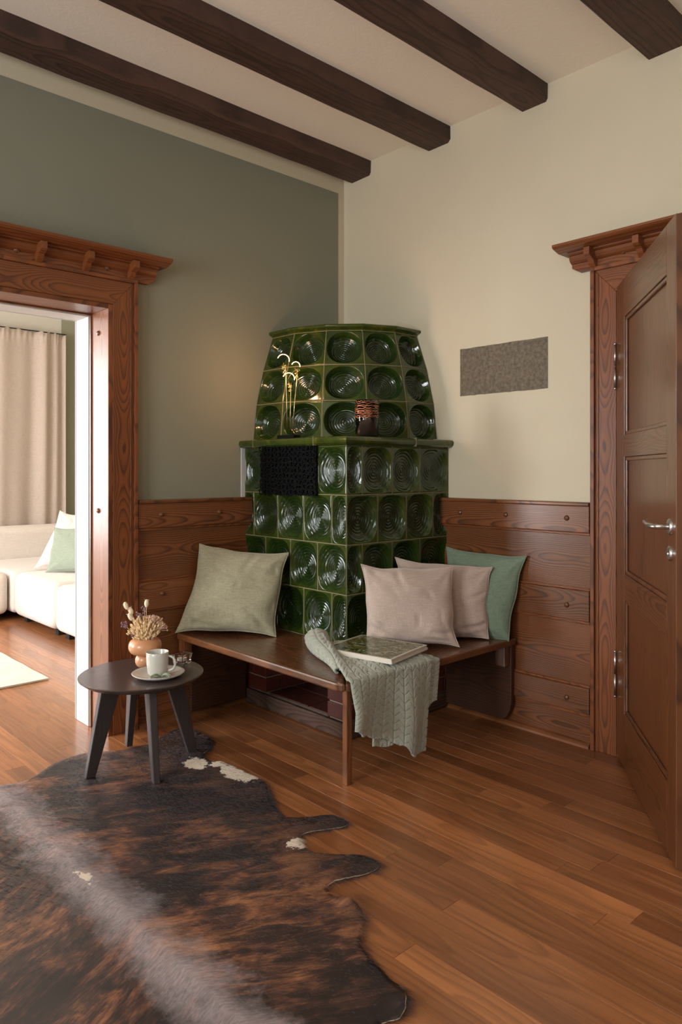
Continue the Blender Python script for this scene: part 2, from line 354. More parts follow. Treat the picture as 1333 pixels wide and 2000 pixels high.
# ------------------------------------------------------------------ door surrounds with bracketed crown
def surround(name, plane_axis, o0, o1, top, cw, s_out, brackets, shelf_ext):
    """opening from o0 to o1 (o0 = end nearer the corner). plane_axis 1: wall y=0, along x. 0: wall x=0, along y"""
    along = 1-plane_axis
    t = thing(name, (o0, 0, 0) if along == 0 else (0, o0, 0), kind='structure')
    d = 1 if o0 > o1 else -1
    def bx(m, a0, a1, d0, d1, z0, z1, g):
        a0, a1 = min(a0, a1), max(a0, a1)
        gg = {'a': 'xy'[along], 'z': 'z'}[g]
        if along == 0: m.box(a0, a1, -d1, -d0, z0, z1, gg, fig=.03)
        else: m.box(-d1, -d0, a0, a1, z0, z1, gg, fig=.03)
    def pr(m, a0, a1, prof): m.prism([(-p, z) for p, z in prof], along, min(a0, a1), max(a0, a1))
    ht = top+cw+.008
    # casings: mitred boards
    for side, (i_, o_) in enumerate(((o0, o0+cw*d), (o1, o1-cw*d))):
        m = MB(); n = []
        P = [(i_, 0), (o_, 0), (o_, ht), (i_, top)]
        v = []; wc = []
        for dep in (0.001, .03):
            for a, z in P:
                v.append((a, -dep, z) if along == 0 else (-dep, a, z)); wc.append((z+side*7, a-(i_+o_)/2, dep))
        m.add(v, [(0,1,2,3), (7,6,5,4), (0,4,5,1), (1,5,6,2), (2,6,7,3), (3,7,4,0)], wc, .5)
        obj('casing', m, M_wood, t, bevel=.003)
        s = 1 if o_ > i_ else -1
        m = MB(); bx(m, o_, o_+.018*s, 0.001, .042, 0, ht, 'z'); bx(m, o_-.018*s, o_-.014*s, .03, .034, 0, ht-.02, 'z'); obj('back_band', m, M_wood, t, bevel=.006)
    m = MB(); P = [(o1, top), (o0, top), (o0+cw*d, ht), (o1-cw*d, ht)]; v = []; wc = []
    for dep in (.001, .03):
        for a, z in P: v.append((a, -dep, z) if along == 0 else (-dep, a, z)); wc.append((a, z-(top+ht)/2+.02, dep))
    m.add(v, [(0,1,2,3), (7,6,5,4), (0,4,5,1), (1,5,6,2), (2,6,7,3), (3,7,4,0)], wc, .4)
    obj('header', m, M_wood, t, bevel=.002)
    E0, E1 = o0+(cw+.018)*d, o1-(cw+.018)*d
    m = MB()
    bx(m, E0, E1, .001, .040, ht, ht+.018, 'a')
    # frieze with chamfered ends
    e = .095
    for lo, hi, dep in ((ht+.012, ht+.085, .030),):
        P = [(E1-(e-.035)*d, lo), (E0+(e-.035)*d, lo), (E0+e*d, lo+.02), (E0+e*d, hi), (E1-e*d, hi), (E1-e*d, lo+.02)]
        v = []; wc = []
        for dp in (.001, dep):
            for a, z in P: v.append((a, -dp, z) if along == 0 else (-dp, a, z)); wc.append((a+5, z-lo, dp))
        m.add(v, [tuple(range(6)), tuple(range(11, 5, -1))]+[(i, i+6, (i+1) % 6+6, (i+1) % 6) for i in range(6)], wc, .3)
    obj('frieze', m, M_wood, t, bevel=.002)
    m = MB(); pr(m, E0+e*d, E1-e*d, [(.001, ht+.05), (.034, ht+.05), (.046, ht+.058), (.054, ht+.070), (.054, ht+.082), (.070, ht+.088), (.070, ht+.094), (.001, ht+.094)])
    obj('cornice_moulding', m, M_wood, t)
    m = MB(); z0 = ht+.094
    pr(m, E0+(e+.035)*d, E1-(e+.035)*d, [(.001, z0), (.09, z0), (.135, z0+.012), (.145, z0+.020), (.145, z0+.030), (.001, z0+.030)])
    obj('crown_shelf', m, M_wood, t, bevel=.002)
    for c in brackets:
        m = MB(); prof = [(.030, ht+.012), (.042, ht+.014), (.060, ht+.030), (.070, ht+.045), (.095, ht+.055), (.105, ht+.062), (.105, ht+.094), (.03, ht+.094)]
        pr(m, c-.014, c+.014, prof); obj('bracket', m, M_wood, t, bevel=.0015)
    return t
D1 = surround('door_1', 1, DL1, DL0, DH, .106, 0, [-1.434, -1.655, -1.868, -2.08, -2.29, -2.50, -2.71, -2.92, -3.10], .03)
m = MB()   # wooden lining of the doorway, then the white painted half
m.box(DL1-.022, DL1, -.028, .148, 0, DH, 'z', fig=.02); m.box(DL0, DL0+.022, -.028, .148, 0, DH, 'z'); m.box(DL0+.022, DL1-.022, -.028, .148, DH-.022, DH, 'x')
obj('lining', m, M_wood, D1, bevel=.003)
m = MB(); m.box(DL1-.030, DL1, .148, .162, 0, DH, 'z'); m.box(DL0, DL0+.03, .148, .162, 0, DH, 'z'); m.box(DL0+.03, DL1-.03, .148, .162, DH-.03, DH, 'x'); obj('stop', m, M_door, D1, bevel=.004)
m = MB(); m.box(DL1-.034, DL1, .165, T+.012, 0, DH); m.box(DL0, DL0+.034, .165, T+.012, 0, DH); m.box(DL0+.034, DL1-.034, .165, T+.012, DH-.034, DH)
m.box(DL1-.034, DL1+.07, T, T+.02, 0, DH+.07); m.box(DL0, DL1-.034, T+.001, T+.019, DH-.034, DH+.07)
obj('white_lining', m, M_white, D1, bevel=.003); D1.children[-1]['label'] = 'white painted lining'
for z in (1.905, 1.055): 
    M = Matrix.Translation((DL1-.022, .075, z)) @ Matrix.Rotation(-PI/2, 4, 'Y'); m = MB(); m.lathe([(0, .01), (.006, .01), (.010, .007), (.013, 0)], n=18, M=M); obj('button', m, M_btn, D1, smooth=True)
for x in (-1.55, -1.96): button(x, -.030, 2.195, 1, D1)
D2 = surround('door_2', 0, DR0, DR1, DRH, .098, 0, [-1.665, -1.885, -2.10, -2.32, -2.54, -2.76], .03)
m = MB(); m.box(-.028, .25, DR0-.02, DR0, 0, DRH, 'z'); m.box(-.028, .25, DR1, DR1+.02, 0, DRH, 'z'); m.box(-.028, .25, DR1+.02, DR0-.02, DRH-.02, DRH, 'y'); obj('lining', m, M_wood, D2, bevel=.003)
button(-.030, -1.80, 2.195, 0, D2)
# door leaf, opened into the room
hx, hy = -.034, DR0-.006
ang = math.atan2(-.561, -.743)
ML = Matrix.Translation((hx, hy, 0)) @ Matrix.Rotation(ang, 4, 'Z')     # local x along the leaf, local -y = face towards the camera side
LW, LT = .925, .042
# local +y rotated: choose body on the far side
leaf = MB()
def lb(m, x0, x1, z0, z1, g, y0=0, y1=LT, **k): m.box(x0, x1, y0, y1, z0, z1, g, M=ML, **k)
lb(leaf, 0, .15, .012, 2.045, 'z', tone=.5); lb(leaf, .812, LW, .012, 2.045, 'z', tone=.55)
for z0, z1 in ((.012, .24), (.715, .82), (1.305, 1.395), (1.885, 2.045)): lb(leaf, .15, .812, z0, z1, 'x', tone=.45)
LF = obj('door_leaf', leaf, M_door, D2, bevel=.002)
def sub_obj(name, mb, mat, par, **k): return obj(name, mb, mat, par, **k)
for z0, z1 in ((.24, .715), (.82, 1.305), (1.395, 1.885)):
    m = MB(); lb(m, .15, .812, z0, z1, 'z', .014, LT-.014, fig=.1); obj('panel', m, M_door, LF)
    m = MB()
    for y0, y1 in ((.004, .014), (LT-.014, LT-.004)):
        lb(m, .15, .812, z0, z0+.016, 'x', y0, y1); lb(m, .15, .812, z1-.016, z1, 'x', y0, y1); lb(m, .15, .166, z0, z1, 'z', y0, y1); lb(m, .796, .812, z0, z1, 'z', y0, y1)
    obj('panel_moulding', m, M_door, LF, bevel=.004)
def onleaf(x, y, z): return tuple(ML @ Vector((x, y, z)))
for yy, sg in ((0, -1), (LT, 1)):
    m = MB()
    m.lathe([(0, .009), (.022, .009), (.026, .006), (.026, 0)], n=28, M=ML @ Matrix.Translation((.868, yy, 1.07)) @ Matrix.Rotation(PI/2*(1 if sg < 0 else -1), 4, 'X'))
    m.tube([onleaf(.868, yy, 1.07), onleaf(.868, yy+sg*.038, 1.07), onleaf(.858, yy+sg*.050, 1.07), onleaf(.80, yy+sg*.052, 1.07), onleaf(.745, yy+sg*.050, 1.076)], .0088, 12)
    obj('door_handle', m, M_steel, LF, smooth=True)
    m = MB(); m.lathe([(0, .006), (.004, .006), (.005, .009), (.020, .009), (.024, .006), (.024, 0)], n=28, M=ML @ Matrix.Translation((.868, yy, .985)) @ Matrix.Rotation(PI/2*(1 if sg < 0 else -1), 4, 'X'))
    obj('keyhole_plate', m, M_steel, LF, smooth=True)
for zc in (1.70, .365):
    m = MB(); 
    for s in (-1, 1): m.lathe([(0, -.046), (.005, -.046), (.005, .046), (0, .046)], (-.043, DR0-.002, zc+s*.048), 14)
    m.ball((-.043, DR0-.002, zc+.097), .006, 6); m.ball((-.043, DR0-.002, zc-.097), .006, 6)
    obj('hinge', m, M_steel, LF, smooth=True)
# ------------------------------------------------------------------ tiled stove
SX, SY = -.75, -.817
RZ = [.435, .6675, .90, 1.1325, 1.365]
stove = thing('tiled_stove', (-.4, -.4, 0), 'green glazed tiled stove standing in the room corner on a brick base', 'stove')
def tile(mb, P00, P10, P11, P01, depth, rings, amp, N=60, gap=.0022, power=3.2, rim=.97, lip=.06, seed=0):
    """P00 bottom-left, P10 bottom-right, P11 top-right, P01 top-left seen from the outside"""
    P = [np.array(p, dtype=float) for p in (P00, P10, P11, P01)]
    w = np.linalg.norm(P[1]-P[0]); h = np.linalg.norm(P[3]-P[0])
    nr = np.cross(P[1]-P[0], P[3]-P[0]); nr /= np.linalg.norm(nr)
    N_u = max(24, int(N*min(1, w/.2+.1)))
    u = np.linspace(-1, 1, N_u+1)[:, None]*np.ones((1, N+1)); v = np.ones((N_u+1, 1))*np.linspace(-1, 1, N+1)[None, :]
    rs = np.random.RandomState(seed); cx, cy = rs.uniform(-.05, .05), rs.uniform(-.10, .02)
    r = (np.abs(u)**power+np.abs(v)**power)**(1/power)
    rc = np.sqrt((u-cx)**2+(v-cy)**2)
    b = np.clip(1-r/rim, 0, 1); bowl = 1-(1-np.clip(b*1.9, 0, 1))**2
    hh = -depth*(lip*np.clip(b*6, 0, 1)**.8+(1-lip)*bowl)
    wob = .25*np.sin(np.arctan2(v-cy, u-cx)*3+seed)
    mask = np.clip(b*7, 0, 1)
    rip = np.sin(rc*rings*2*PI+wob)*amp*mask*(0.55+.45*np.clip(1.2-rc, 0, 1))
    hh = hh+rip
    edge = np.maximum(np.abs(u), np.abs(v)); hh = hh-.004*np.clip((edge-.965)/.035, 0, 1)**2
    g = np.array([gap/w, gap/h])*2
    uu = u*(1-g[0]); vv = v*(1-g[1]); a = (uu+1)/2; c = (vv+1)/2
    pos = ((1-a)*(1-c))[..., None]*P[0]+(a*(1-c))[..., None]*P[1]+(a*c)[..., None]*P[2]+((1-a)*c)[..., None]*P[3]+hh[..., None]*nr
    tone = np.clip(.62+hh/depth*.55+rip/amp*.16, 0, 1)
    V = pos.reshape(-1, 3).tolist(); n1 = N+1
    F = [(i*n1+j, (i+1)*n1+j, (i+1)*n1+j+1, i*n1+j+1) for i in range(N_u) for j in range(N)]
    mb.add(V, F, None, tone.ravel().tolist())
body = MB(); grout = MB(); TW = .207
def splits(L, half):      # distances from the front corner
    s = [0]; x = TW*(.5 if half else 1)
    while x < L-.03: s.append(x); x += TW
    s.append(L); return s
sd = 0
for k in range(4):
    z0, z1 = RZ[k], RZ[k+1]
    left_half = (k % 2 == 0); right_half = not left_half     # rows alternate
    s = splits(-SY, left_half)
    for i in range(len(s)-1):
        a, b = SY+s[i], SY+s[i+1]; sd += 1      # seen from -x: left is +y
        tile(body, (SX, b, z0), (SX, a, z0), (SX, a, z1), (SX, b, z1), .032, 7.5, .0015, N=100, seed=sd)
        grout.box(SX+.002, SX+.02, b-.0022, b+.0022, z0, z1)
    s = splits(-SX, right_half)
    for i in range(len(s)-1):
        a, b = SX+s[i], SX+s[i+1]; sd += 1
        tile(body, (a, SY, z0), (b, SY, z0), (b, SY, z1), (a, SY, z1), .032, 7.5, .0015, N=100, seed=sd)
        grout.box(b-.0022, b+.0022, SY+.002, SY+.02, z0, z1)
    for z in ((z0, z1) if k == 3 else (z0,)):
        grout.box(SX+.001, SX+.02, SY, 0, z-.0022, z+.0022); grout.box(SX, 0, SY+.001, SY+.02, z-.0022, z+.0022)
    grout.box(SX+.0015, SX+.006, SY+.0015, SY+.006, z0, z1)
obj('tiled_body', body, M_glaze, stove, smooth=True)
core = MB(); core.box(SX+.045, -.002, SY+.045, -.002, .44, 1.40); obj('core', core, M_dark, stove)
# dome facets
def poly(X, Y, z):
    ux = sum(math.sin(math.radians(22.5*i)) for i in range(5)); pts = [(-X, 0, z)]
    for i in range(5):
        a = math.radians(22.5*i); pts.append((pts[-1][0]+X/ux*math.sin(a), pts[-1][1]-Y/ux*math.cos(a), z))
    return pts
LV = [(1, 1.405), (.968, 1.608), (.902, 1.800), (.805, 1.992)]
dome = MB(); dg = MB()
for k in range(3):
    A = poly(.69*LV[k][0], .74*LV[k][0], LV[k][1]); B = poly(.69*LV[k+1][0], .74*LV[k+1][0], LV[k+1][1])
    for i in range(5):
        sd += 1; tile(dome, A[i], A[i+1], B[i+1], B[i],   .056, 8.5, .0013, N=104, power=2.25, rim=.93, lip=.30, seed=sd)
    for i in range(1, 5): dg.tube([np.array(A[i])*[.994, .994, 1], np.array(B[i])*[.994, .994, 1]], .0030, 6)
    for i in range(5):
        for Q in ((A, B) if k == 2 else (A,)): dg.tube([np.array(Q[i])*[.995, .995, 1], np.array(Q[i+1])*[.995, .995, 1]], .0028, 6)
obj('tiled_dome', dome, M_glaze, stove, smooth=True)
core = MB()
for k in range(3):
    A = poly(.62*LV[k][0], .67*LV[k][0], LV[k][1]); B = poly(.62*LV[k+1][0], .67*LV[k+1][0], LV[k+1][1])
    for i in range(5): core.add([A[i], A[i+1], B[i+1], B[i]], [(0, 1, 2, 3)])
obj('inner_dome', core, M_dark, stove)
grout.add(dg.v, dg.f); obj('grout', grout, M_grout, stove); stove.children[-1]['label'] = 'pale grout lines'
# crown rim
rim = MB()
def ringband(mb, prof, X=.69, Y=.74, tone=.75):
    P0 = poly(1, 1, 0); n = len(prof); v = []; f = []
    for i in range(6):
        for sc, dz in prof:
            q = poly(X*sc, Y*sc, dz)[i]; v.append(q)
    for i in range(5):
        for j in range(n-1): f.append((i*n+j, (i+1)*n+j, (i+1)*n+j+1, i*n+j+1))
    mb.add(v, f, None, tone)
ringband(rim, [(.78, 1.990), (.800, 1.990), (.812, 1.998), (.838, 2.006), (.842, 2.014), (.836, 2.022), (.70, 2.03), (.0, 2.03)])
obj('crown_rim', rim, M_glaze, stove, bevel=.002)
# ledge
led = MB()
def ledge(mb):
    prof = [(0, 1.364), (.006, 1.366), (.020, 1.370), (.030, 1.378), (.034, 1.388), (.034, 1.398), (.029, 1.406), (.018, 1.4095), (-.30, 1.4095)]
    def P(o, z): return [(SX-o, 0, z), (SX-o, SY-o, z), (0, SY-o, z)]
    v = []; n = len(prof)
    path = [P(o, z) for o, z in prof]
    for i in range(3):
        for j in range(n): v.append(path[j][i])
    f = [(i*n+j, (i+1)*n+j, (i+1)*n+j+1, i*n+j+1) for i in range(2) for j in range(n-1)]
    mb.add(v, f, None, .72)
ledge(led); ob = obj('ledge', led, M_glaze, stove)
for y in (-.13, -.62): obj('ledge_joint', MB().box(SX-.0355, SX+.01, y-.0015, y+.0015, 1.368, 1.4105), M_grout, stove)
obj('ledge_joint', MB().box(-.3015, -.2985, SY-.0355, SY+.01, 1.368, 1.4105), M_grout, stove)
# openwork cover on the warm-air opening
vc = MB(); rr = random.Random(3)
y0, y1, z0, z1 = -.615, -.175, 1.125, 1.368
vc.box(SX-.010, SX+.004, y0, y1, z0, z1)
for i in range(14):
    for j in range(9):
        yy = y0+(i+.5)*(y1-y0)/14+rr.uniform(-.006, .006); zz = z0+(j+.5)*(z1-z0)/9+rr.uniform(-.006, .006)
        cr = [(SX-.014-rr.uniform(0, .008), yy+.017*math.cos(a), zz+.015*math.sin(a)) for a in [t*PI/4 for t in range(8)]]
        vc.tube(cr, .0038, 6, closed=True)
        vc.ball((SX-.018, yy+rr.uniform(-.008, .008), zz+rr.uniform(-.008, .008)), rr.uniform(.004, .007), 5)
o = obj('vent_cover', vc, M_iron, stove); o['label'] = 'black openwork cover'
# brick base
bb = MB(); mo = MB(); pier = MB()
BX, BY = SX+.0, SY+.0
mo.box(BX+.008, -.002, -.188, -.002, 0, .395); mo.box(BX+.008, -.002, BY+.008, -.692, 0, .395); mo.box(BX+.35, -.002, -.68, -.20, 0, .395); mo.box(BX+.008, -.002, -.68, -.20, 0, .075)
zc = .075
for r in range(4):
    za, zb = .080+r*.079, .080+r*.079+.071
    off = .06 if r % 2 else 0
    for (a, b) in ((-.20, -.005), (BY, -.68)):
        y = a
        cuts = [a] + ([a+.125] if (r % 2 and b-a > .15) else []) + [b]
        for i in range(len(cuts)-1): (pier if a > -.5 else bb).box(BX, BX+.10, cuts[i]+.004, cuts[i+1]-.004, za, zb, tone=random.random())
        if r % 2 == 0 and False: pass
    x = BX+.105 if r % 2 else BX+.004
    while x < -.02:
        x1 = min(x+.235, -.01); bb.box(x+.004, x1-.004, BY, BY+.10, za, zb, tone=random.random()); x = x1
    # inside cheeks of the opening
    for yy in (-.692, -.196): (pier if yy > -.5 else bb).box(BX+.104, BX+.34, yy, yy+.008, za, zb, tone=random.random())
obj('brick_base', bb, M_brick, stove, bevel=.003); obj('brick_pier', pier, M_brick, stove, bevel=.003); obj('mortar', mo, M_mortar, stove)
m = MB()
for i in range(3):
    for j in range(2): m.box(BX+.02+.165*j, BX+.175+.165*j, -.675+i*.158, -.523+i*.158, .076, .082, tone=.1)
obj('hearth_tile', m, M_brick, stove, bevel=.002)
m = MB(); m.box(BX-.022, BX-.001, BY-.022, -.04, .006, .078, 'y'); m.box(BX-.022, -.04, BY-.022, BY-.001, .006, .078, 'x'); obj('kick_board', m, M_old, stove, bevel=.004)
# plaster strip beside the stove
m = MB(); m.box(SX-.022, SX+.03, -.012, -.001, 0.436, 1.37); obj('plaster_strip', m, M_white, stove)
# ------------------------------------------------------------------ corner bench
bench = thing('corner_bench', (-1.0, -1.0, 0), 'L-shaped brown wooden bench wrapped around the green tiled stove', 'bench')
OX, OY, ST = -1.185, -1.262, .435
def rounded(cx, cy, r, n=7): return [(cx-r*math.cos(a), cy-r*math.sin(a)) for a in [PI/2*i/n for i in range(n+1)]]
seat = MB()
r = .05
out = [(OX, -.036)] + rounded(OX+r, OY+r, r) + [(-.036, OY)]
inn = [(-.036, SY-.003), (SX-.003, SY-.003), (SX-.003, -.036)]
# two boards, mitred at the corner
c0 = len(out)//2
def board(pts, g, ton):
    v = []; wc = []
    for z in (ST-.034, ST):
        for x, y in pts: v.append((x, y, z)); wc.append((y+3, x+.97, z-ST) if g == 'y' else (x+9, y+1.04, z-ST))
    n = len(pts); seat.add(v, [tuple(range(n)), tuple(range(2*n-1, n-1, -1))]+[(i, i+n, (i+1) % n+n, (i+1) % n) for i in range(n)], wc, ton)
    seat.mi[-n:] = [1]*n
full = out+inn
A = [(OX, -.036)] + out[1:6] + [(SX-.003, SY-.003), (SX-.003, -.036)]
B = out[5:] + [(-.036, SY-.003), (SX-.003, SY-.003)]
board(A, 'y', .55); board(B, 'x', .45)
obj('seat', seat, [M_bench, M_edge], bench, bevel=.008)
m = MB(); m.box(OX+.012, OX+.037, -.05+OY+.13, -.04, .345, .401, 'y'); m.box(OX+.13, -.04, OY+.012, OY+.037, .345, .401, 'x')
# leg
m = MB(); m.box(OX+.092, OX+.122, OY+.080, OY+.106, .0, .4005, 'z'); obj('leg', m, M_benchedge, bench, bevel=.003)
m = MB(); m.box(OX+.012, OX+.06, -.085, -.036, .24, .4005, 'z'); obj('wall_cleat', m, M_benchedge, bench, bevel=.003)
# end boards against the walls, with a rounded lower corner
def endboard(mb, ax):
    pts = [(0, .06), (0, .4), (.0, .4)]
for ax in (0, 1):
    lo, hi = (OX+.07, SX-.03) if ax == 0 else (OY+.012, SY-.03)
    P = [(hi, .030), (hi, .4005), (lo, .4005)] + ([(lo, .03)] if ax == 0 else [(lo, .15)]) + [(lo+.06*(1-math.cos(a)), .15-.12*math.sin(a)) for a in [PI/2*i/6 for i in range(1, 7)] if ax == 1]
    m = MB(); v = []; wc = []
    for dp in (.036, .062):
        for a, z in P: v.append((a, -dp, z) if ax == 0 else (-dp, a, z)); wc.append((a, z-.2, dp))
    n = len(P); m.add(v, [tuple(range(n)), tuple(range(2*n-1, n-1, -1))]+[(i, i+n, (i+1) % n+n, (i+1) % n) for i in range(n)], wc, .35)
    obj('end_board', m, M_endb, bench, bevel=.003)
m = MB(); m.box(-.105, -.062, OY+.02, OY+.075, .30, .4005, 'z'); obj('bracket', m, M_bench, bench, bevel=.004)
# ------------------------------------------------------------------ cushions
def cushion(name, C4, thick, mat, label, cat='cushion', seed=0, N=46, group=None, wrinkle=.010, sag=.0, piping=True, pmat=None, pin=.055, par=None, creases=()):
    """C4: BL, BR, TR, TL corners in the world"""
    C4 = [Vector(c) for c in C4]; ctr = sum(C4, Vector())/4
    nrm = ((C4[1]-C4[0]).cross(C4[3]-C4[0])).normalized()
    org = Vector((ctr.x, ctr.y, min(c.z for c in C4)))
    def P(u, v, side):
        s = (u+1)/2; t = (v+1)/2
        # pinch the sides
        pu = u*(1-pin*(1-v*v)*(abs(u)**3)); pv = v*(1-pin*(1-u*u)*(abs(v)**3)); s = (pu+1)/2; t = (pv+1)/2
        pu *= 1+.045*(abs(u)*abs(v))**7; pv *= 1+.045*(abs(u)*abs(v))**7
        pu += .060*mn.noise(Vector((v*1.6, seed*5.3, u*.4)))*abs(u)**3*(1-v**4); pv += .060*mn.noise(Vector((u*1.6, seed*2.3+40, v*.4)))*abs(v)**3*(1-u**4)
        s = (pu+1)/2; t = (pv+1)/2
        b = C4[0]*(1-s)*(1-t)+C4[1]*s*(1-t)+C4[2]*s*t+C4[3]*(1-s)*t
        e = max(0, (1-u*u)*(1-v*v))
        prof = e**.50*(.80+.20*(1-t)*1.3)
        q = Vector((u*1.7+seed*3.1, v*1.7+seed, side*2))
        wr = mn.noise(q*.9)*wrinkle*1.1
        g_ = q.x*.8+q.y*.6+.5*mn.noise(q*1.2); wr -= wrinkle*.9*max(0, 1-abs(((g_*1.1) % 1)-.5)*9)*max(0, mn.noise(q*1.5+Vector((3, 1, 7)))+.15)*2
        wr += .004*math.sin(u*8+seed+side)*math.exp(-(v+1)*3.5)+.004*math.sin(v*7+seed*1.7)*math.exp(-(1-abs(u))*4)
        # radial creases running in from the corners
        for cu, cv in ((-1, -1), (1, -1), (1, 1), (-1, 1)):
            du, dv = u-cu, v-cv; d = math.hypot(du, dv); a = math.atan2(dv, du)
            wr += math.sin(a*9+seed*2+cu)*.006*math.exp(-d*1.9)*min(1, d*4)
        for (a0, b0, a1, b1, dp, wd_) in creases:
            ex, ey = a1-a0, b1-b0; tt = max(0, min(1, ((u-a0)*ex+(v-b0)*ey)/(ex*ex+ey*ey))); dd = math.hypot(u-a0-tt*ex, v-b0-tt*ey)
            wr += -dp*math.exp(-(dd/wd_)**2)*(1-.7*tt)+dp*.5*math.exp(-((dd-wd_*1.8)/wd_)**2)*(1-.7*tt)
        p = b+nrm*side*(thick/2*prof+wr*min(1, e*5))
        p.z -= sag*(1-u*u)*max(0, v)**2
        return p
    m = MB()
    for side in (1, -1):
        v = []; f = []
        for i in range(N+1):
            for j in range(N+1):
                u = math.sin((i/N-.5)*PI)*.55+(2*i/N-1)*.45; w_ = math.sin((j/N-.5)*PI)*.55+(2*j/N-1)*.45
                v.append(P(u, w_, side))
        for i in range(N):
            for j in range(N):
                q = (i*(N+1)+j, (i+1)*(N+1)+j, (i+1)*(N+1)+j+1, i*(N+1)+j+1); f.append(q if side > 0 else q[::-1])
        m.add([tuple(p) for p in v], f)
    # weld the two sides
    zmin = min(p[2] for p in m.v)
    o = obj(name, m, mat, par, smooth=True, org=None if par else tuple(org))
    wd = o.modifiers.new('weld', 'WELD'); wd.merge_threshold = .0005
    if piping:
        m = MB(); path = []
        K = 26
        for k in range(K): path.append(P(-1+2*k/K, -1, 1))
        for k in range(K): path.append(P(1, -1+2*k/K, 1))
        for k in range(K): path.append(P(1-2*k/K, 1, 1))
        for k in range(K): path.append(P(-1, 1-2*k/K, 1))
        m.tube(path, .0035, 7, closed=True)
        e = obj('piping', m, pmat or mat, o, smooth=True)
    if not par: tag(o, label, cat, group)
    return o
F2 = (math.cos(math.radians(47.1)), math.sin(math.radians(47.1)))
M_sagelinen = cloth('sage_linen', sr(172, 166, 138), sr(132, 126, 102))
M_rose = cloth('rose_beige_velvet', sr(206, 186, 172), sr(176, 154, 140), sheen=.5)
M_mint = cloth('mint_cotton', sr(134, 150, 128), sr(104, 120, 98))
M_quilt = cloth('quilted_throw', sr(176, 180, 166), sr(150, 154, 140), sheen=.3)
cushion('cushion', [(-1.2, -0.076, 0.453),(-0.887, -0.448, 0.446),(-0.781, -0.411, 0.827),(-1.052, -0.05, 0.862)], 0.17, M_sagelinen, 'crumpled sage linen cushion alone on the left arm of the bench', seed=1, wrinkle=0.013, creases=((.35, .95, .15, .45, .010, .07), (.98, .05, .1, .12, .008, .05), (.85, -.95, .45, -.45, .008, .06), (-.9, -.8, -.2, -.9, .008, .05), (.9, .5, .4, .62, .007, .05)))
cushion('cushion', [(-0.689, -0.892, 0.451),(-0.416, -1.2, 0.451),(-0.35, -1.112, 0.787),(-0.703, -0.879, 0.806)], 0.16, M_rose, 'rose-beige cushion frontmost on the bench beside the magazine', seed=2, creases=((-.98, -.5, -.5, -.72, .014, .07), (.98, -.72, .5, -.62, .014, .06), (.9, -.95, .3, -.82, .008, .05), (-.3, .98, -.1, .5, .006, .06)))
cushion('cushion', [(-0.425, -0.911, 0.435), (-0.18, -1.194, 0.449), (-0.134, -1.182, 0.774), (-0.443, -0.854, 0.814)], 0.12, M_rose, 'rose-beige cushion tucked between the front cushion and the green one', seed=3, creases=((.98, -.6, .4, -.72, .014, .07), (.95, .3, .5, .1, .008, .06)))
cushion('cushion', [(-0.194, -0.956, 0.403),(-0.104, -1.258, 0.438),(-0.036, -1.307, 0.829),(-0.124, -0.912, 0.846)], 0.14, M_mint, 'sage green cushion at the right end of the bench by the wall', seed=4, wrinkle=0.006)
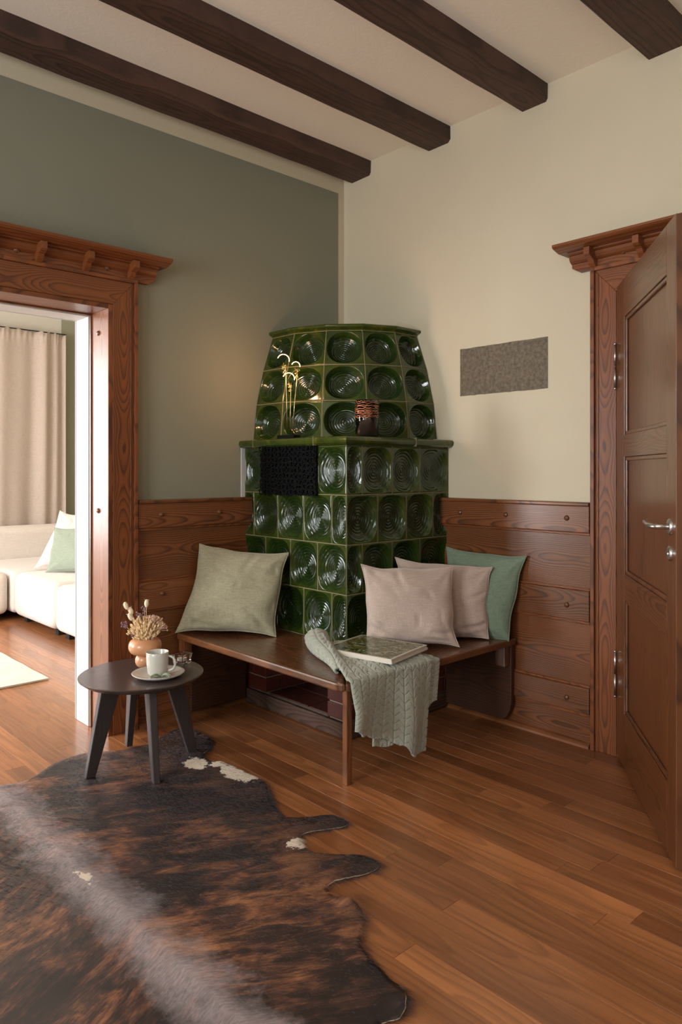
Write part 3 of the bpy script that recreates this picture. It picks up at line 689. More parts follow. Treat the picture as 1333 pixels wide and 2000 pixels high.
# ------------------------------------------------------------------ throw
def throw():
    t = thing('quilted_throw', (-.9, -1.1, ST), 'sage grey quilted throw hanging over the front edge of the bench', 'blanket')
    def quilt(a, b):        # a across (m), b along (m): leaf-like chevrons
        c = .048; k = math.floor(a/c); fa = a/c-k; up = abs(fa-.5)*2
        l1 = abs(((b-.5*up*c*1.3)/.040) % 1-.5)*2; d1 = min(1, (1-l1)*4)
        d2 = min(1, min(fa, 1-fa)*9); return min(d1, d2)
    def layer(u, v, k):
        Ltop, Lh = .50, .36
        hem = [.275, .235, .195, .15, .085, .078] if k == 0 else [.17, .15, .16, .20, .24, .27]
        x_ = u*5; i = min(4, int(x_)); ft = x_-i; ft = ft*ft*(3-2*ft); hz = hem[i]*(1-ft)+hem[i+1]*ft
        if k == 0: bl, br, el, er, hl, hr = (-.925, -.835), (-.735, -.885), (-1.168, -1.26), (-.70, -1.26), (-1.190, 0), (-.735, 0)
        else: bl, br, el, er, hl, hr = (-.93, -.86), (-.66, -.90), (-1.03, -1.26), (-.635, -1.26), (-1.04, 0), (-.655, 0)
        vt = .52
        if v < vt:
            s = v/vt; s2 = s
            x = (bl[0]*(1-u)+br[0]*u)*(1-s)+(el[0]*(1-u)+er[0]*u)*s; y = (bl[1]*(1-u)+br[1]*u)*(1-s)+(el[1]*(1-u)+er[1]*u)*s
            z = ST+.006+.012*(1-k)+.010*abs(mn.noise(Vector((u*4, s*4, k))))
            if k == 0: z += .060*math.exp(-((u-.03)/.13)**2)*(1-s)**1.1+.018*math.exp(-((u-.5)/.3)**2)*(1-s)
            if s > .93: z -= .004*(s-.93)/.07
            n = Vector((0, 0, 1))
        else:
            s = (v-vt)/(1-vt)
            top = ST+.008+.010*(1-k); q = min(1, s/.06); a = q*PI/2
            x0 = el[0]*(1-u)+er[0]*u; x1 = hl[0]*(1-u)+hr[0]*u
            x = x0*(1-s)+x1*s
            y = -1.262-.004-.014*math.sin(a)*(1.0 if k == 0 else .35)
            z = top-.012*(1-math.cos(a)) if s < .06 else top-.012-(top-.012-hz)*((s-.06)/.94)
            am = min(1, s*1.6)
            if k == 0: y -= am*(1-.75*u**4)*(.026*math.sin(u*PI*3.1+.4+.6*s)+.006*math.sin(u*PI*5.3+1.3)+.014); x += am*(1-u**4)*.012*math.cos(u*PI*3.1+.9)
            else: y += am*.006*math.sin(u*PI*5)
            n = Vector((0, -1, 0))
        d = .006*quilt(u*.46, v*.84+.02*math.sin(u*5))
        return Vector((x, y, z))+n*d
    m = MB(); m.grid(230, 330, lambda u, v: layer(u, v, 0))
    o = obj('upper_layer', m, M_quilt, t, smooth=True); s = o.modifiers.new('solid', 'SOLIDIFY'); s.thickness = .007; s.offset = 0
    def roll(u, v):
        c = Vector((-.895, -.775, ST))*(1-v)+Vector((-1.105, -1.14, ST))*v; rd = .034*(1-v)**.7+.006
        a = -.5*PI+u*1.55*PI; ax = Vector((-.855, .518, 0))
        k = quilt(u*.16, v*.4)
        return c+ax*((rd+.004*k)*math.cos(a)*1.25+.01*math.sin(v*6))+Vector((0, 0, rd+.010+(rd+.004*k)*math.sin(a)))
    m = MB(); m.grid(70, 150, roll); o = obj('rolled_fold', m, M_quilt, t, smooth=True); s = o.modifiers.new('solid', 'SOLIDIFY'); s.thickness = .007; s.offset = 0
    m = MB(); m.grid(150, 230, lambda u, v: layer(u, v, 1))
    o = obj('lower_layer', m, M_quilt, t, smooth=True); s = o.modifiers.new('solid', 'SOLIDIFY'); s.thickness = .004; s.offset = 0
throw()
# ------------------------------------------------------------------ magazine
def magazine():
    n = NT('magazine_cover', rough=.22)
    p = n.attr('wc'); 
    a = n.noise(p, 5, 3, .6); b = n.noise(p, 10, 5, .75, .6)
    c = n.ramp(b, [(0, sr(14, 22, 12)), (.42, sr(36, 52, 24)), (.50, sr(84, 100, 48)), (.56, sr(176, 172, 150)), (.62, sr(70, 66, 68)), (1, sr(40, 44, 48))])
    c = n.mix(n.ramp(a, [(.50, 0), (.56, 1)]), c, n.ramp(b, [(0, sr(40, 48, 24)), (.47, sr(128, 116, 60)), (.53, sr(60, 72, 40)), (1, sr(206, 200, 176))]))
    x, y, z = n.sep(p)
    bd = n.math('MAXIMUM', n.math('ABSOLUTE', n.math('SUBTRACT', x, .5)), n.math('ABSOLUTE', n.math('SUBTRACT', y, .5)))
    inr = n.math('LESS_THAN', bd, .465)
    c = n.mix(inr, sr(196, 192, 176), c); n.set('col', c)
    t = thing('magazine', (-.822, -1.078, ST+.03), 'thick garden magazine with a leafy picture cover lying on the throw', 'magazine')
    M = Matrix.Translation((-.822, -1.075, ST+.037)) @ Matrix.Rotation(math.radians(12), 4, 'Z')
    hw, hh = .150, .172
    m = MB(); m.box(-hw+.002, hw-.003, -hh+.003, hh-.003, .001, .017, M=M); m.box(-hw, -hw+.004, -hh, hh, 0, .018, M=M)
    obj('page_block', m, plain('paper', sr(224, 214, 200), .7), t)
    m = MB()
    def top(u, v): return M @ Vector((-hw+2*hw*u, -hh+2*hh*v, .0185+.001*math.sin(u*3)))
    m.grid(8, 8, top); o = obj('front_cover', m, n.m, t); s = o.modifiers.new('solid', 'SOLIDIFY'); s.thickness = .0008
    m = MB(); m.box(-hw, hw, -hh, hh, -.001, .0005, M=M); m.box(-hw-.0015, -hw, -hh, hh, -.001, .019, M=M); m.box(-hw, hw, -hh-.0015, -hh, -.001, .010, M=M)
    obj('back_cover', m, plain('white_cover', sr(222, 214, 200), .3), t)
magazine()
# ------------------------------------------------------------------ side table
TX, TY, TZ = -1.585, -.437, .392
tb = thing('side_table', (TX, TY, 0), 'small round dark side table on four splayed legs beside the doorway', 'table')
M_tab = wood('dark_stained_top', sr(74, 60, 56), sr(44, 34, 32), .34, ring=.02, coat=.2, tonevar=.05, contrast=.5)
M_leg = wood('dark_stained_legs', sr(60, 51, 49), sr(38, 32, 31), .5, ring=.02, tonevar=.05, contrast=.4)
m = MB(); R_ = .257; m.lathe([(0, TZ), (R_-.004, TZ), (R_, TZ-.003), (R_-.002, TZ-.008), (R_-.020, TZ-.022), (R_-.03, TZ-.025), (0, TZ-.025)], (TX, TY, 0), 96)
m.wc = [(p[0], p[1]-TY+.02, 0) for p in m.v]
obj('tabletop', m, M_tab, tb)
for (fx, fy) in ((-1.822, -.428), (-1.647, -.690), (-1.350, -.475), (-1.532, -.205)):
    d = Vector((fx-TX, fy-TY, 0)).normalized(); s = Vector((-d.y, d.x, 0)); m = MB(); v = []
    for (r0, r1, z, th) in ((.225, .185, 0.010, .013), (.185, .105, TZ-.06, .016), (.180, .090, TZ-.024, .016)):
        for rr_, sg in ((r0, -1), (r0, 1), (r1, 1), (r1, -1)): 
            off = .02 if z < .1 else 0
            v.append(tuple(Vector((TX, TY, z))+d*(rr_+off)+s*th*sg))
    f = [(3, 2, 1, 0), (8, 9, 10, 11)]
    for l in range(2):
        for q in range(4): w_ = (q+1) % 4; f.append((l*4+q, l*4+w_, l*4+4+w_, l*4+4+q))
    m.add(v, f, [(p[2], p[0], p[1]) for p in v], .5); obj('leg', m, M_leg, tb, bevel=.003)
# plate, mug, leaves
M_cer = plain('white_glazed_ceramic', sr(206, 204, 194), .18, coat=.4)
PX, PY = -1.563, -.538
m = MB(); m.lathe([(0, .004), (.055, .004), (.075, .007), (.098, .016), (.106, .020), (.108, .0185), (.100, .012), (.078, .002), (.055, 0), (0, 0)], (PX, PY, TZ+.0005), 64)
tag(obj('plate', m, plain('grey_white_plate', sr(196, 190, 182), .25, coat=.3), smooth=True), 'shallow off-white plate under the mug on the dark side table', 'plate')
mg = thing('coffee_mug', (PX-.004, PY, TZ+.005), 'tall off-white mug standing on the plate on the side table', 'mug')
m = MB(); m.lathe([(0, .004), (.030, .003), (.034, .004), (.040, .014), (.0445, .05), (.046, .098), (.0450, .100), (.0435, .098), (.0420, .05), (.037, .014), (0, .010)], (PX-.004, PY, TZ+.0045), 56)
obj('cup', m, M_cer, mg, smooth=True)
Rv = Vector((.733, -.681, 0)); c = Vector((PX-.004, PY, TZ+.0045))
hp = [c+Rv*(.042+.032*math.sin(a)**.8)+Vector((0, 0, .052+.030*math.cos(a))) for a in [PI*i/14 for i in range(15)]]
m = MB(); m.tube(hp, .0048, 10); obj('handle', m, M_cer, mg, smooth=True)
M_leaf = plain('soft_green_leaf', sr(120, 142, 96), .6); M_leaf2 = plain('pale_green_leaf', sr(176, 190, 166), .7)
sp = thing('eucalyptus_sprig', (PX-.02, PY-.07, TZ+.02), 'small green leafy sprig lying on the plate rim in front of the mug', 'leaf sprig')
def leafm(mb, base, dirv, L, w, up=.01):
    d = Vector(dirv).normalized(); s = Vector((-d.y, d.x, 0)).normalized()
    def fn(u, v): 
        ww = w*math.sin(PI*min(1, u*.95+.03))**.8; return Vector(base)+d*L*u+s*ww*(v-.5)+Vector((0, 0, up*math.sin(PI*u)+.004*abs(v-.5)*2))
    mb.grid(8, 4, fn)
base = Vector((PX-.030, PY-.074, TZ+.018))
for i, (dx, dy, L, w_, mt) in enumerate(((-.7, .5, .030, .013, 0), (-.2, .2, .028, .012, 0), (-.9, .1, .03, .013, 0), (.7, -.6, .032, .02, 1), (.4, -.9, .03, .018, 1), (.9, -.25, .028, .016, 1))):
    m = MB(); leafm(m, base+Vector((dx, dy, 0))*.004, (dx, dy, 0), L*1.25, w_*1.2, .009); o = obj('leaf', m, (M_leaf, M_leaf2)[mt], sp, smooth=True)
# vase
VX, VY = -1.535, -.372
M_terra = plain('tan_ceramic', sr(204, 146, 104), .32, coat=.25)
m = MB(); pr_ = []
for i in range(9): a = -PI/2+PI*i/9; pr_.append((.012+.031*max(.0, math.cos(a))**.9+.0, .032+.032*math.sin(a)))
for i in range(1, 12): a = -PI/2+PI*i/13; pr_.append((.036+.035*math.cos(a)**.8, .093+.034*math.sin(a)))
pr_ += [(.040, .127), (.034, .124), (.040, .10), (.045, .08), (0, .07)]
pr_ = [(0, 0)]+pr_
m.lathe(pr_, (VX, VY, TZ), 48)
tag(obj('bubble_vase', m, M_terra, smooth=True), 'tan double-bulb ceramic vase behind the mug on the side table', 'vase')
# tealight glass
def tealight():
    t = thing('tealight_glass', (-1.385, -.425, TZ), 'small square clear glass candle holder at the back right of the side table', 'candle holder')
    M = Matrix.Translation((-1.385, -.425, TZ)) @ Matrix.Rotation(math.radians(20), 4, 'Z')
    o_, i_, h_ = .033, .023, .045
    v = [(a*o_*.8, b*o_*.8, 0) for a, b in ((-1, -1), (1, -1), (1, 1), (-1, 1))]+[(a*o_, b*o_, h_) for a, b in ((-1, -1), (1, -1), (1, 1), (-1, 1))]+[(a*i_, b*i_, h_) for a, b in ((-1, -1), (1, -1), (1, 1), (-1, 1))]+[(a*i_*.9, b*i_*.9, .014) for a, b in ((-1, -1), (1, -1), (1, 1), (-1, 1))]
    f = [(3, 2, 1, 0), (12, 13, 14, 15)]
    for l in range(3):
        for q in range(4): f.append((l*4+q, l*4+(q+1) % 4, l*4+4+(q+1) % 4, l*4+4+q))
    m = MB(); m.add([tuple(M @ Vector(p)) for p in v], f); obj('glass_body', m, plain('clear_glass', (.98, .98, .97), .03, trans=1, ior=1.47), t, bevel=.002)
    m = MB(); m.lathe([(0, .0145), (.018, .0145), (.018, .028), (.016, .028), (0, .026)], n=24, M=M); obj('tealight', m, plain('wax', (.75, .70, .62), .5), t)
tealight()
# dried flowers: each stem a thing of its own
M_straw = plain('dry_straw', sr(232, 202, 156), .8); M_bunny = plain('cream_grass_head', sr(238, 220, 186), .9, sheen=.5)
M_lila = plain('dusty_lilac_petals', sr(142, 112, 122), .85); M_pinkb = plain('faded_pink_umbel', sr(206, 168, 148), .85)
vt = Vector((VX, VY, TZ+.075)); U = Vector((0, 0, 1)); FW = Vector((.681, .733, 0))
def stem(mb, tip, r=.0012, bend=.02):
    tip = Vector(tip); P = []
    mid = Vector((VX, VY, TZ+.125))+(Rv*((tip-vt).dot(Rv))*.28+FW*((tip-vt).dot(FW))*.28)
    for i in range(9):
        t = i/8; P.append(vt*(1-t)**2+mid*2*t*(1-t)+tip*t*t)
    mb.tube(P, r, 5); return (P[-1]-P[-2]).normalized()
def sprig(kind, rx, up, fw, label, group=None, sd=0):
    rr = random.Random(sd); tip = Vector((VX, VY, TZ))+Rv*rx+U*up+FW*fw
    names = {'bunny': 'bunny_tail_grass', 'lilac': 'dried_statice', 'umbel': 'dried_yarrow', 'oat': 'dried_oat_spray'}
    t = thing(names[kind], tuple(tip), label, 'dried flower', group)
    m = MB(); d = stem(m, tip); obj('stem', m, M_straw, t)
    q = d.to_track_quat('Z', 'Y').to_matrix()
    m = MB()
    if kind == 'bunny':
        m.ball(tip+d*.008, (.0095, .0095, .018), 8, M=q)
        for k in range(26):
            a = rr.uniform(0, 6.28); z = rr.uniform(-.012, .014); p = tip+d*.008+q @ Vector((.006*math.cos(a), .006*math.sin(a), z)); m.tube([p, p+q @ Vector((.006*math.cos(a), .006*math.sin(a), .007))], [.0006, .0001], 4)
        obj('seed_head', m, M_bunny, t, smooth=True)
    elif kind == 'lilac':
        for k in range(16): m.ball(tip+Vector([rr.uniform(-.012, .012) for _ in range(3)]), (.0045, .0035, .004), 4)
        obj('blossom', m, M_lila, t)
    elif kind == 'umbel':
        for k in range(46):
            a = rr.uniform(0, 6.28); r0 = .034*math.sqrt(rr.random()); p = tip+q @ Vector((r0*math.cos(a), r0*math.sin(a), .012*math.cos(r0/.034*1.4)+rr.uniform(-.002, .002)))
            m.ball(p, .0036, 4); m.tube([tip-d*.030, p], .0006, 4)
        obj('flower_head', m, M_pinkb, t)
    else:
        for k in range(34):
            s = rr.uniform(0, 1); b = tip-d*.075*s; a = rr.uniform(0, 6.28)
            e = b+q @ Vector((.014*math.cos(a), .014*math.sin(a), .016)); m.tube([b, e], .0005, 4); m.ball(e, (.0035, .0035, .0075), 4, M=q)
        obj('seed_spray', m, M_straw, t)
sprig('bunny', -.080, .260, .0, 'cream bunny-tail grass head reaching highest on the left of the vase', sd=1)
sprig('bunny', -.062, .236, .01, 'second highest cream bunny-tail grass head leaning left from the vase', sd=2)
sprig('bunny', -.058, .214, -.01, 'lowest of the three cream bunny-tail grass heads leaning left', sd=3)
sprig('bunny', .006, .270, .0, 'round cream seed head on an upright stem above the vase', sd=4)
sprig('lilac', -.085, .190, -.02, 'dusty lilac blossom hanging out at the far left of the vase', sd=5)
sprig('lilac', -.008, .248, .02, 'dark lilac blossom beneath the upright cream seed head', sd=6)
sprig('lilac', -.048, .150, .0, 'dark lilac blossom just above the left rim of the vase', sd=7)
sprig('lilac', -.022, .228, .0, 'thin lilac spike left of the upright seed head', sd=12)
sprig('umbel', .040, .210, .0, 'broad faded pink umbel at the right of the dried bouquet', sd=8)
sprig('umbel', .070, .180, .01, 'smaller faded pink umbel drooping toward the bench end', sd=9)
for i, (a, b, c_) in enumerate(((-.035, .19, .01), (-.012, .18, -.02), (.012, .19, -.015), (.03, .17, -.02), (-.03, .165, -.02), (.0, .20, .02), (.02, .155, -.03), (.045, .155, -.01), (-.05, .175, .02), (-.02, .15, -.03), (.03, .205, .0), (-.03, .205, -.01), (.06, .18, -.01), (-.055, .15, -.01), (.008, .165, -.035), (.052, .20, .01))):
    sprig('oat', a, b, c_, 'straw coloured dried oat spray packed in the middle of the vase', 'dried oat sprays in the vase', sd=20+i)
# ------------------------------------------------------------------ lamp and candle on the ledge
def wirelamp():
    L = Vector((-.722, -.355, 1.409))
    t = thing('wire_lamp', tuple(L), 'brass wire lamp with three glowing arcs on a black base, left on the stove ledge', 'lamp')
    M = Matrix.Translation(L) @ Matrix.Rotation(math.radians(-78), 4, 'Z')
    m = MB(); m.box(-.055, .055, -.028, .028, 0, .020, M=M); obj('lamp_base', m, M_iron, t, bevel=.003)
    gl = NT('glowing_led', col=(1, .7, .4), em=(1, .62, .30), ems=6.0).m
    # screen-right here is local +x rotated: use Rv
    def wp(r, z, f=0): return L+Rv*r+U*z+FW*f
    for bx_, tx, tz, ra in ((-.006, -.014, .378, .030), (.020, .046, .352, .021), (.008, .013, .285, .029)):
        m = MB(); fo = -.015
        m.tube([wp(bx_, .018, fo), wp(bx_*.6+tx*.4, tz*.5, fo), wp(tx, tz-.02, fo), wp(tx, tz, fo)], .0016, 6)
        stm = obj('stem', m, M_brass, t, smooth=True)
        cc = tz+.012+ra*.4
        m = MB(); m.tube([wp(tx-ra*.4+ra*math.cos(a), cc+ra*math.sin(a)*.95, fo-.006*math.sin(a)) for a in [math.radians(-15+(175)*i/18) for i in range(19)]], .0017, 8); obj('glowing_arc', m, gl, stm, smooth=True)
        m = MB(); rr = random.Random(int(tz*999))
        for k in range(3):
            c0 = (tx+rr.uniform(-.012, .006), tz-.004-.016*k+rr.uniform(-.004, .004)); r0 = rr.uniform(.008, .015)
            m.tube([wp(c0[0]+r0*math.cos(a), c0[1]+r0*.45*math.sin(a), fo+r0*math.sin(a)) for a in [2*PI*i/12 for i in range(12)]], .0014, 6, closed=True)
        m.tube([wp(tx-.012, tz+.01, fo), wp(tx-.006, tz-.03, fo), wp(tx-.016, tz-.045, fo)], .0013, 5)
        obj('wire_loops', m, M_brass, stm, smooth=True)
    for pz, rx, e in ((.30, .03, 1.3), (.36, -.07, 2.2)):
        l = bpy.data.lights.new('lamp_light', 'POINT'); l.energy = e; l.color = (1, .52, .26); l.shadow_soft_size = .02; l.specular_factor = .35
        o = bpy.data.objects.new('lamp_light', l); COL.objects.link(o); o.parent = t; o.location = Rv*rx+U*pz-FW*.085-Rv*.02
wirelamp()
def candle():
    C_ = Vector((-.575, -.775, 1.409))
    t = thing('copper_lantern', tuple(C_), 'smoky glass candle cylinder wound with copper wire, on the stove ledge right of the lamp', 'candle holder')
    g = NT('smoky_glass', col=(.72, .66, .60), rough=.03, trans=1, ior=1.45).m
    r = .056
    m = MB(); m.lathe([(0, .001), (r, .001), (r, .178), (r-.003, .178), (r-.003, .006), (0, .006)], tuple(C_), 48); obj('glass_cylinder', m, g, t, smooth=True)
    m = MB(); m.lathe([(0, .008), (.049, .008), (.049, .083), (.046, .086), (0, .082)], tuple(C_), 36); cnd = obj('candle', m, plain('grey_candle_wax', sr(88, 78, 76), .4), t, smooth=True)
    gl = NT('candle_glow', col=(1, .6, .3), em=(1, .45, .20), ems=16).m
    m = MB(); m.ball(C_+U*.118, (.020, .020, .026), 10); obj('flame', m, gl, cnd, smooth=True)
    m = MB(); rr = random.Random(5); K = 40
    for k in range(10):
        z = .094+k*.0082+rr.uniform(-.0015, .0015); ph = rr.uniform(0, 6)
        m.tube([C_+Vector(((r+.002+.001*math.sin(a*5+ph))*math.cos(a), (r+.002)*math.sin(a), z+.0042*math.sin(a*rr.choice((4, 5, 6))+ph)*(.6 if k % 3 else 1))) for a in [2*PI*i/K for i in range(K)]], .0010, 5, closed=True)
    obj('copper_wire', m, M_copper, t, smooth=True)
    l = bpy.data.lights.new('candle_light', 'POINT'); l.energy = .6; l.color = (1, .45, .2); l.shadow_soft_size = .01
    o = bpy.data.objects.new('candle_light', l); COL.objects.link(o); o.parent = t; o.location = (0, 0, .135)
candle()
# ------------------------------------------------------------------ stone panel on the right wall
m = MB(); rr = random.Random(2)
n = NT('rough_grey_brown_stone', rough=.9); q = n.noise(n.vmul(n.coord(), (1, 1, 1)), 55, 6, .75); n.set('col', n.ramp(q, [(.3, sr(84, 74, 62)), (.5, sr(112, 100, 84)), (.7, sr(136, 124, 104))])); n.bump(q, .002, .5)
ys = [-.896-(1.412-.896)*i/24 for i in range(25)]
up = [(y, 1.8825+rr.uniform(-.0012, .0012)) for y in ys]; dn = [(y, 1.637+rr.uniform(-.0012, .0012)) for y in ys[::-1]]
m.prism([(y, z) for y, z in up+dn], 0, -.004, .0)
tag(obj('stone_panel', m, n.m), 'rough grey-brown rectangular stone panel set in the cream wall right of the stove', 'wall panel')
# ------------------------------------------------------------------ cowhide
def cowhide():
    R0 = [(-2.101,-.262),(-1.986,-.271),(-1.853,-.184),(-1.724,-.166),(-1.572,-.236),(-1.446,-.253),(-1.357,-.205),(-1.262,-.182),(-1.208,-.26),(-1.225,-.406),(-1.291,-.496),(-1.349,-.538),(-1.357,-.623),(-1.328,-.649),(-1.316,-.791),(-1.323,-.946),(-1.388,-1.071),(-1.428,-1.17),(-1.437,-1.226),(-1.372,-1.286),(-1.308,-1.33),(-1.299,-1.401),(-1.33,-1.418),(-1.392,-1.39),(-1.467,-1.364),(-1.511,-1.393),(-1.525,-1.449),(-1.522,-1.477),(-1.47,-1.538),(-1.419,-1.599),(-1.414,-1.666),(-1.458,-1.686),(-1.527,-1.669),(-1.597,-1.649),(-1.634,-1.669),(-1.647,-1.731),(-1.63,-1.777),(-1.643,-1.833),(-1.715,-1.894),(-1.745,-1.942),(-1.767,-2.039),(-1.771,-2.093),(-1.796,-2.126),(-1.837,-2.154),(-1.893,-2.139),(-1.93,-2.20),(-1.96,-2.36),(-2.03,-2.47)]
    XS = -2.125
    Lh = [(2*XS-x-.02*math.sin(y*5), y+.03*math.sin(x*9)) for x, y in R0[::-1] if x > XS+.03]
    out = R0+[(XS, -2.50)]+Lh
    # densify and roughen the edge
    pts = []
    for i in range(len(out)):
        a, b = Vector(out[i]), Vector(out[(i+1) % len(out)]); a0 = Vector(out[i-1]); b1 = Vector(out[(i+2) % len(out)])
        n = max(2, int((b-a).length/.008))
        for k in range(n):
            t = k/n; p = .5*((2*a)+(-a0+b)*t+(2*a0-5*a+4*b-b1)*t*t+(-a0+3*a-3*b+b1)*t**3)
            p += Vector((mn.noise(Vector((p.x*70, p.y*70, 0))), mn.noise(Vector((p.x*70, p.y*70, 5)))))*.0035
            pts.append(p)
    nb = len(pts)
    def inside(x, y):
        c = False; j = nb-1
        for i in range(nb):
            if (pts[i].y > y) != (pts[j].y > y) and x < (pts[j].x-pts[i].x)*(y-pts[i].y)/(pts[j].y-pts[i].y)+pts[i].x: c = not c
            j = i
        return c
    arr = np.array([(p.x, p.y) for p in pts]); rr = random.Random(4)
    inner = []
    x = -3.1
    while x < -1.15:
        y = -2.55
        while y < -.1:
            qx, qy = x+rr.uniform(-.003, .003), y+rr.uniform(-.003, .003)
            if inside(qx, qy) and np.min((arr[:, 0]-qx)**2+(arr[:, 1]-qy)**2) > .007**2: inner.append(Vector((qx, qy)))
            y += .016
        x += .016
    V, E_, Fc, *_ = delaunay_2d_cdt(pts+inner, [], [list(range(nb))], 1, 1e-6)
    v3 = []; dist = []
    for p in V:
        d = math.sqrt(np.min((arr[:, 0]-p.x)**2+(arr[:, 1]-p.y)**2)); dist.append(d)
        z = .010+.004*mn.noise(Vector((p.x*5, p.y*5, 1)))+.006*math.exp(-((p.x-XS)/.05)**2)
        e = math.exp(-d/.018)
        curl = max(0, mn.noise(Vector((p.x*6, p.y*6, 3))))*1.2
        # lifted curls at the neck edge and at the leg notch
        curl += 2.2*math.exp(-((p.x+1.81)**2+(p.y+2.13)**2)/.03**2)+1.6*math.exp(-((p.x+1.64)**2+(p.y+1.76)**2)/.04**2)
        z += e*curl*.010-.004*e
        v3.append((p.x, p.y, max(z, .005)))
    m = MB(); m.add(v3, [tuple(f) if True else f for f in Fc], None, [min(1, d/.03) for d in dist])
    n = NT('brindle_cowhide', rough=.42, spec=.65)
    o = n.coord(); x, y, z = n.sep(o)     # object origin is on the spine
    ax = n.math('ABSOLUTE', x)
    yy = n.math('ADD', y, n.math('MULTIPLY', ax, .45))
    st = n.comb(x, n.math('MULTIPLY', yy, 2.6), 0)
    a = n.noise(st, 5.5, 7, .66, 1.2)
    hair = n.noise(n.comb(n.math('MULTIPLY', x, 40), n.math('MULTIPLY', yy, 150), 0), 1, 3, .6)
    blot = n.noise(o, 2.6, 4, .6)
    f = n.math('ADD', n.math('ADD', a, n.math('MULTIPLY_ADD', blot, 1.1, -.56)), n.math('MULTIPLY_ADD', hair, .42, -.21))
    c = n.ramp(f, [(.38, sr(30, 22, 25)), (.50, sr(66, 43, 38)), (.61, sr(116, 74, 52)), (.78, sr(166, 112, 76))])
    sidem = n.ramp(n.math('ADD', ax, n.math('MULTIPLY_ADD', blot, .5, -.25)), [(.42, 0), (.72, .7)])
    c = n.mix(sidem, c, sr(40, 27, 25))
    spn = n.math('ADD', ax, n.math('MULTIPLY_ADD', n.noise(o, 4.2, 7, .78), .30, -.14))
    spine_sheen = n.ramp(spn, [(0.0, .85), (.045, .6), (.12, 0)])
    c = n.mix(n.math('MULTIPLY', spine_sheen, n.math('MULTIPLY_ADD', hair, 1.2, .15, clamp=True)), c, sr(188, 174, 176))  # pale fur sheen along the spine, painted into the coat colour
    def patch(px, py, r, sy=1.0):
        dx = n.math('SUBTRACT', x, px+2.125); dy = n.math('MULTIPLY', n.math('SUBTRACT', y, py+1.4), sy)
        d = n.math('SQRT', n.math('ADD', n.math('MULTIPLY', dx, dx), n.math('MULTIPLY', dy, dy)))
        return n.math('LESS_THAN', n.math('ADD', d, n.math('MULTIPLY_ADD', n.noise(o, 26, 5, .75), .10, -.05)), r)
    w_ = n.math('MAXIMUM', patch(-1.335, -.80, .062, .6), patch(-1.42, -.60, .046, .8)); w_ = n.math('MAXIMUM', w_, patch(-1.525, -1.40, .035)); w_ = n.math('MAXIMUM', w_, patch(-1.34, -.66, .04)); w_ = n.math('MAXIMUM', w_, patch(-2.135, -1.14, .014, .4))
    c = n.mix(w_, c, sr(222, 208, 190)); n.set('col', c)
    skin = plain('pale_hide_edge', sr(206, 188, 160), .8)
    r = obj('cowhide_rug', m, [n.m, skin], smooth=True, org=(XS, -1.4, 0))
    s = r.modifiers.new('solid', 'SOLIDIFY'); s.thickness = .0035; s.offset = -1; s.material_offset = 1; s.material_offset_rim = 1
    # short coat: real strands combed away from the spine and towards the tail
    g = r.vertex_groups.new(name='coat'); 
    for i in range(len(v3)): g.add([i], 1.0 if dist[i] > .003 else .3, 'REPLACE')
    pm = r.modifiers.new('coat', 'PARTICLE_SYSTEM'); ps = pm.particle_system; P_ = ps.settings
    P_.type = 'HAIR'; P_.count = 60000; P_.hair_length = .009; P_.hair_step = 3; P_.use_advanced_hair = True
    P_.emit_from = 'FACE'; P_.use_emit_random = True; P_.distribution = 'RAND'; P_.use_modifier_stack = False
    P_.normal_factor = .0018; P_.object_align_factor = (.004, -.0085, 0); P_.factor_random = .0022
    P_.length_random = .4; P_.child_type = 'INTERPOLATED'; P_.rendered_child_count = 5; P_.child_percent = 0
    P_.clump_factor = .25; P_.child_length = 1; P_.roughness_1 = .004; P_.roughness_2 = .004; P_.roughness_endpoint = .003
    P_.root_radius = .35; P_.tip_radius = .05; P_.radius_scale = .0016; P_.display_step = 2; P_.render_step = 3
    P_.material = 1; ps.vertex_group_density = 'coat'; ps.seed = 3
    tag(r, 'dark brown brindled cowhide rug spread on the planks under the side table', 'rug')
cowhide()
# ------------------------------------------------------------------ next room: sofa, cushions, curtain, rug
M_palegreen = cloth('pale_green_cotton', sr(150, 160, 146), sr(128, 138, 124))
M_sofa = cloth('cream_sofa_cloth', sr(222, 214, 208), sr(204, 194, 186), scale=500)
sofa = thing('sectional_sofa', (-.6, 3.1, 0), 'low cream sectional sofa in the next room beyond the doorway', 'sofa')
def rbox(name, x0, x1, y0, y1, z0, z1, r, mat=M_sofa):
    m = MB(); nx, ny, nz = 12, 12, 8
    import bmesh
    bm = bmesh.new(); bmesh.ops.create_cube(bm, size=1)
    for v in bm.verts: v.co = Vector(((x0+x1)/2+v.co.x*(x1-x0), (y0+y1)/2+v.co.y*(y1-y0), (z0+z1)/2+v.co.z*(z1-z0)))
    bmesh.ops.bevel(bm, geom=bm.edges[:], offset=r, segments=7, profile=.6, affect='EDGES')
    bm.verts.index_update(); m.add([tuple(v.co) for v in bm.verts], [tuple(v.index for v in f.verts) for f in bm.faces]); bm.free()
    return obj(name, m, mat, sofa, smooth=True)
rbox('seat_module', -2.9, -.97, 3.02, 4.22, .055, .40, .075)
rbox('seat_module', -.96, .62, 3.00, 4.22, .055, .40, .075)
rbox('seat_module', -.955, .60, 2.155, 2.99, .05, .405, .085)
rbox('seat_module', -.95, .58, 1.0, 2.145, .05, .40, .085)
rbox('backrest', -2.9, .60, 3.98, 4.24, .35, .705, .09)
rbox('backrest', .34, .62, 2.2, 4.0, .35, .70, .09)
m = MB()
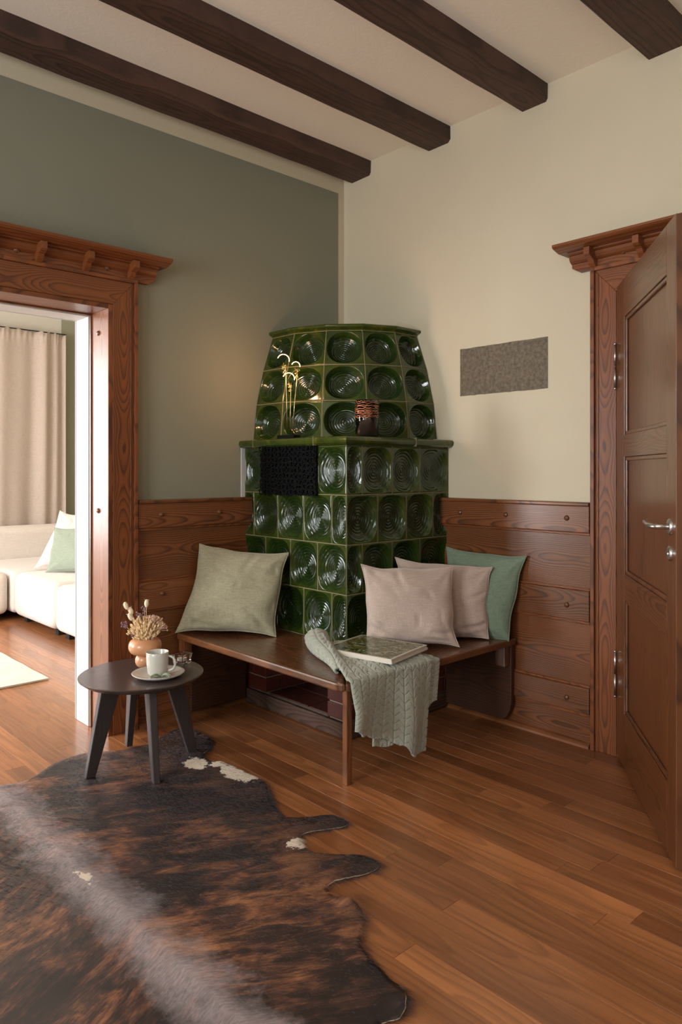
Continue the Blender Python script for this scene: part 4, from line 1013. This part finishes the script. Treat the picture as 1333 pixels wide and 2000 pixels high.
for x, y in ((-.85, 1.1), (-.85, 2.05), (-.85, 2.25), (-.85, 2.9), (.45, 1.1), (.45, 2.9), (-2.8, 3.15), (-1.1, 3.15), (-2.8, 4.1), (.45, 4.1)):
    m = MB(); m.box(x-.03, x+.03, y-.03, y+.03, 0, .058); obj('foot', m, M_dark, sofa)
cushion('cushion', [(-0.751, 2.783, 0.414),(-0.47, 2.358, 0.423),(-0.403, 2.501, 0.775),(-0.65, 2.867, 0.758)], 0.14, M_palegreen, 'light green cushion propped on the cream sofa in the next room', seed=5)
cushion('cushion', [(-0.759, 3.009, 0.427),(-0.337, 2.644, 0.424),(-0.257, 2.87, 0.836),(-0.511, 3.106, 0.881)], 0.15, M_sofa, 'cream cushion leaning behind the light green one on the sofa', seed=6)
# curtain
def curtain():
    t = thing('curtain', (-1.2, 4.3, 0), 'beige floor-length curtain hanging behind the cream sofa', 'curtain')
    def fn(u, v):
        x = -2.6+2.62*u; ph = u*2*PI*16+1.8*math.sin(u*19); k = .55+.45*math.sin(u*7.3)
        z = .03+v*(2.63); amp = (.028+.012*mn.noise(Vector((u*9, v*2, 0))))*(1-.35*v)
        y = 4.285-amp*math.sin(ph+.5*math.sin(v*3+u*9))*k-.02*math.sin(ph*.5)
        if v > .965: y += .006*math.sin(ph*4)*(v-.965)/.035
        return (x, y, z+(.008*math.sin(ph*2) if v > .999 else 0))
    m = MB(); m.grid(420, 40, fn); o = obj('cloth', m, cloth('beige_curtain', sr(192, 178, 168), sr(168, 152, 142), sheen=.2), t, smooth=True)
    o.modifiers.new('solid', 'SOLIDIFY').thickness = .002
    m = MB(); m.tube([(-2.7, 4.30, 2.668), (.03, 4.30, 2.668)], .005, 8); obj('rail', m, M_iron, t)
curtain()
# pale rug
m = MB(); m.grid(50, 50, lambda u, v: (-3.4+2.01*u+.002*math.sin(v*30), 1.09+1.6*v, .012+.0008*mn.noise(Vector((u*20, v*20, 0)))))
o = obj('pale_rug', m, cloth('pale_wool', sr(206, 202, 190), sr(180, 176, 164), scale=300), org=(-2.4, 1.9, 0)); o.modifiers.new('solid', 'SOLIDIFY').thickness = .010
tag(o, 'pale flat woven rug on the next room floor in front of the sofa', 'rug')
for o in S.objects:
    if '_w' in o: del o['_w']
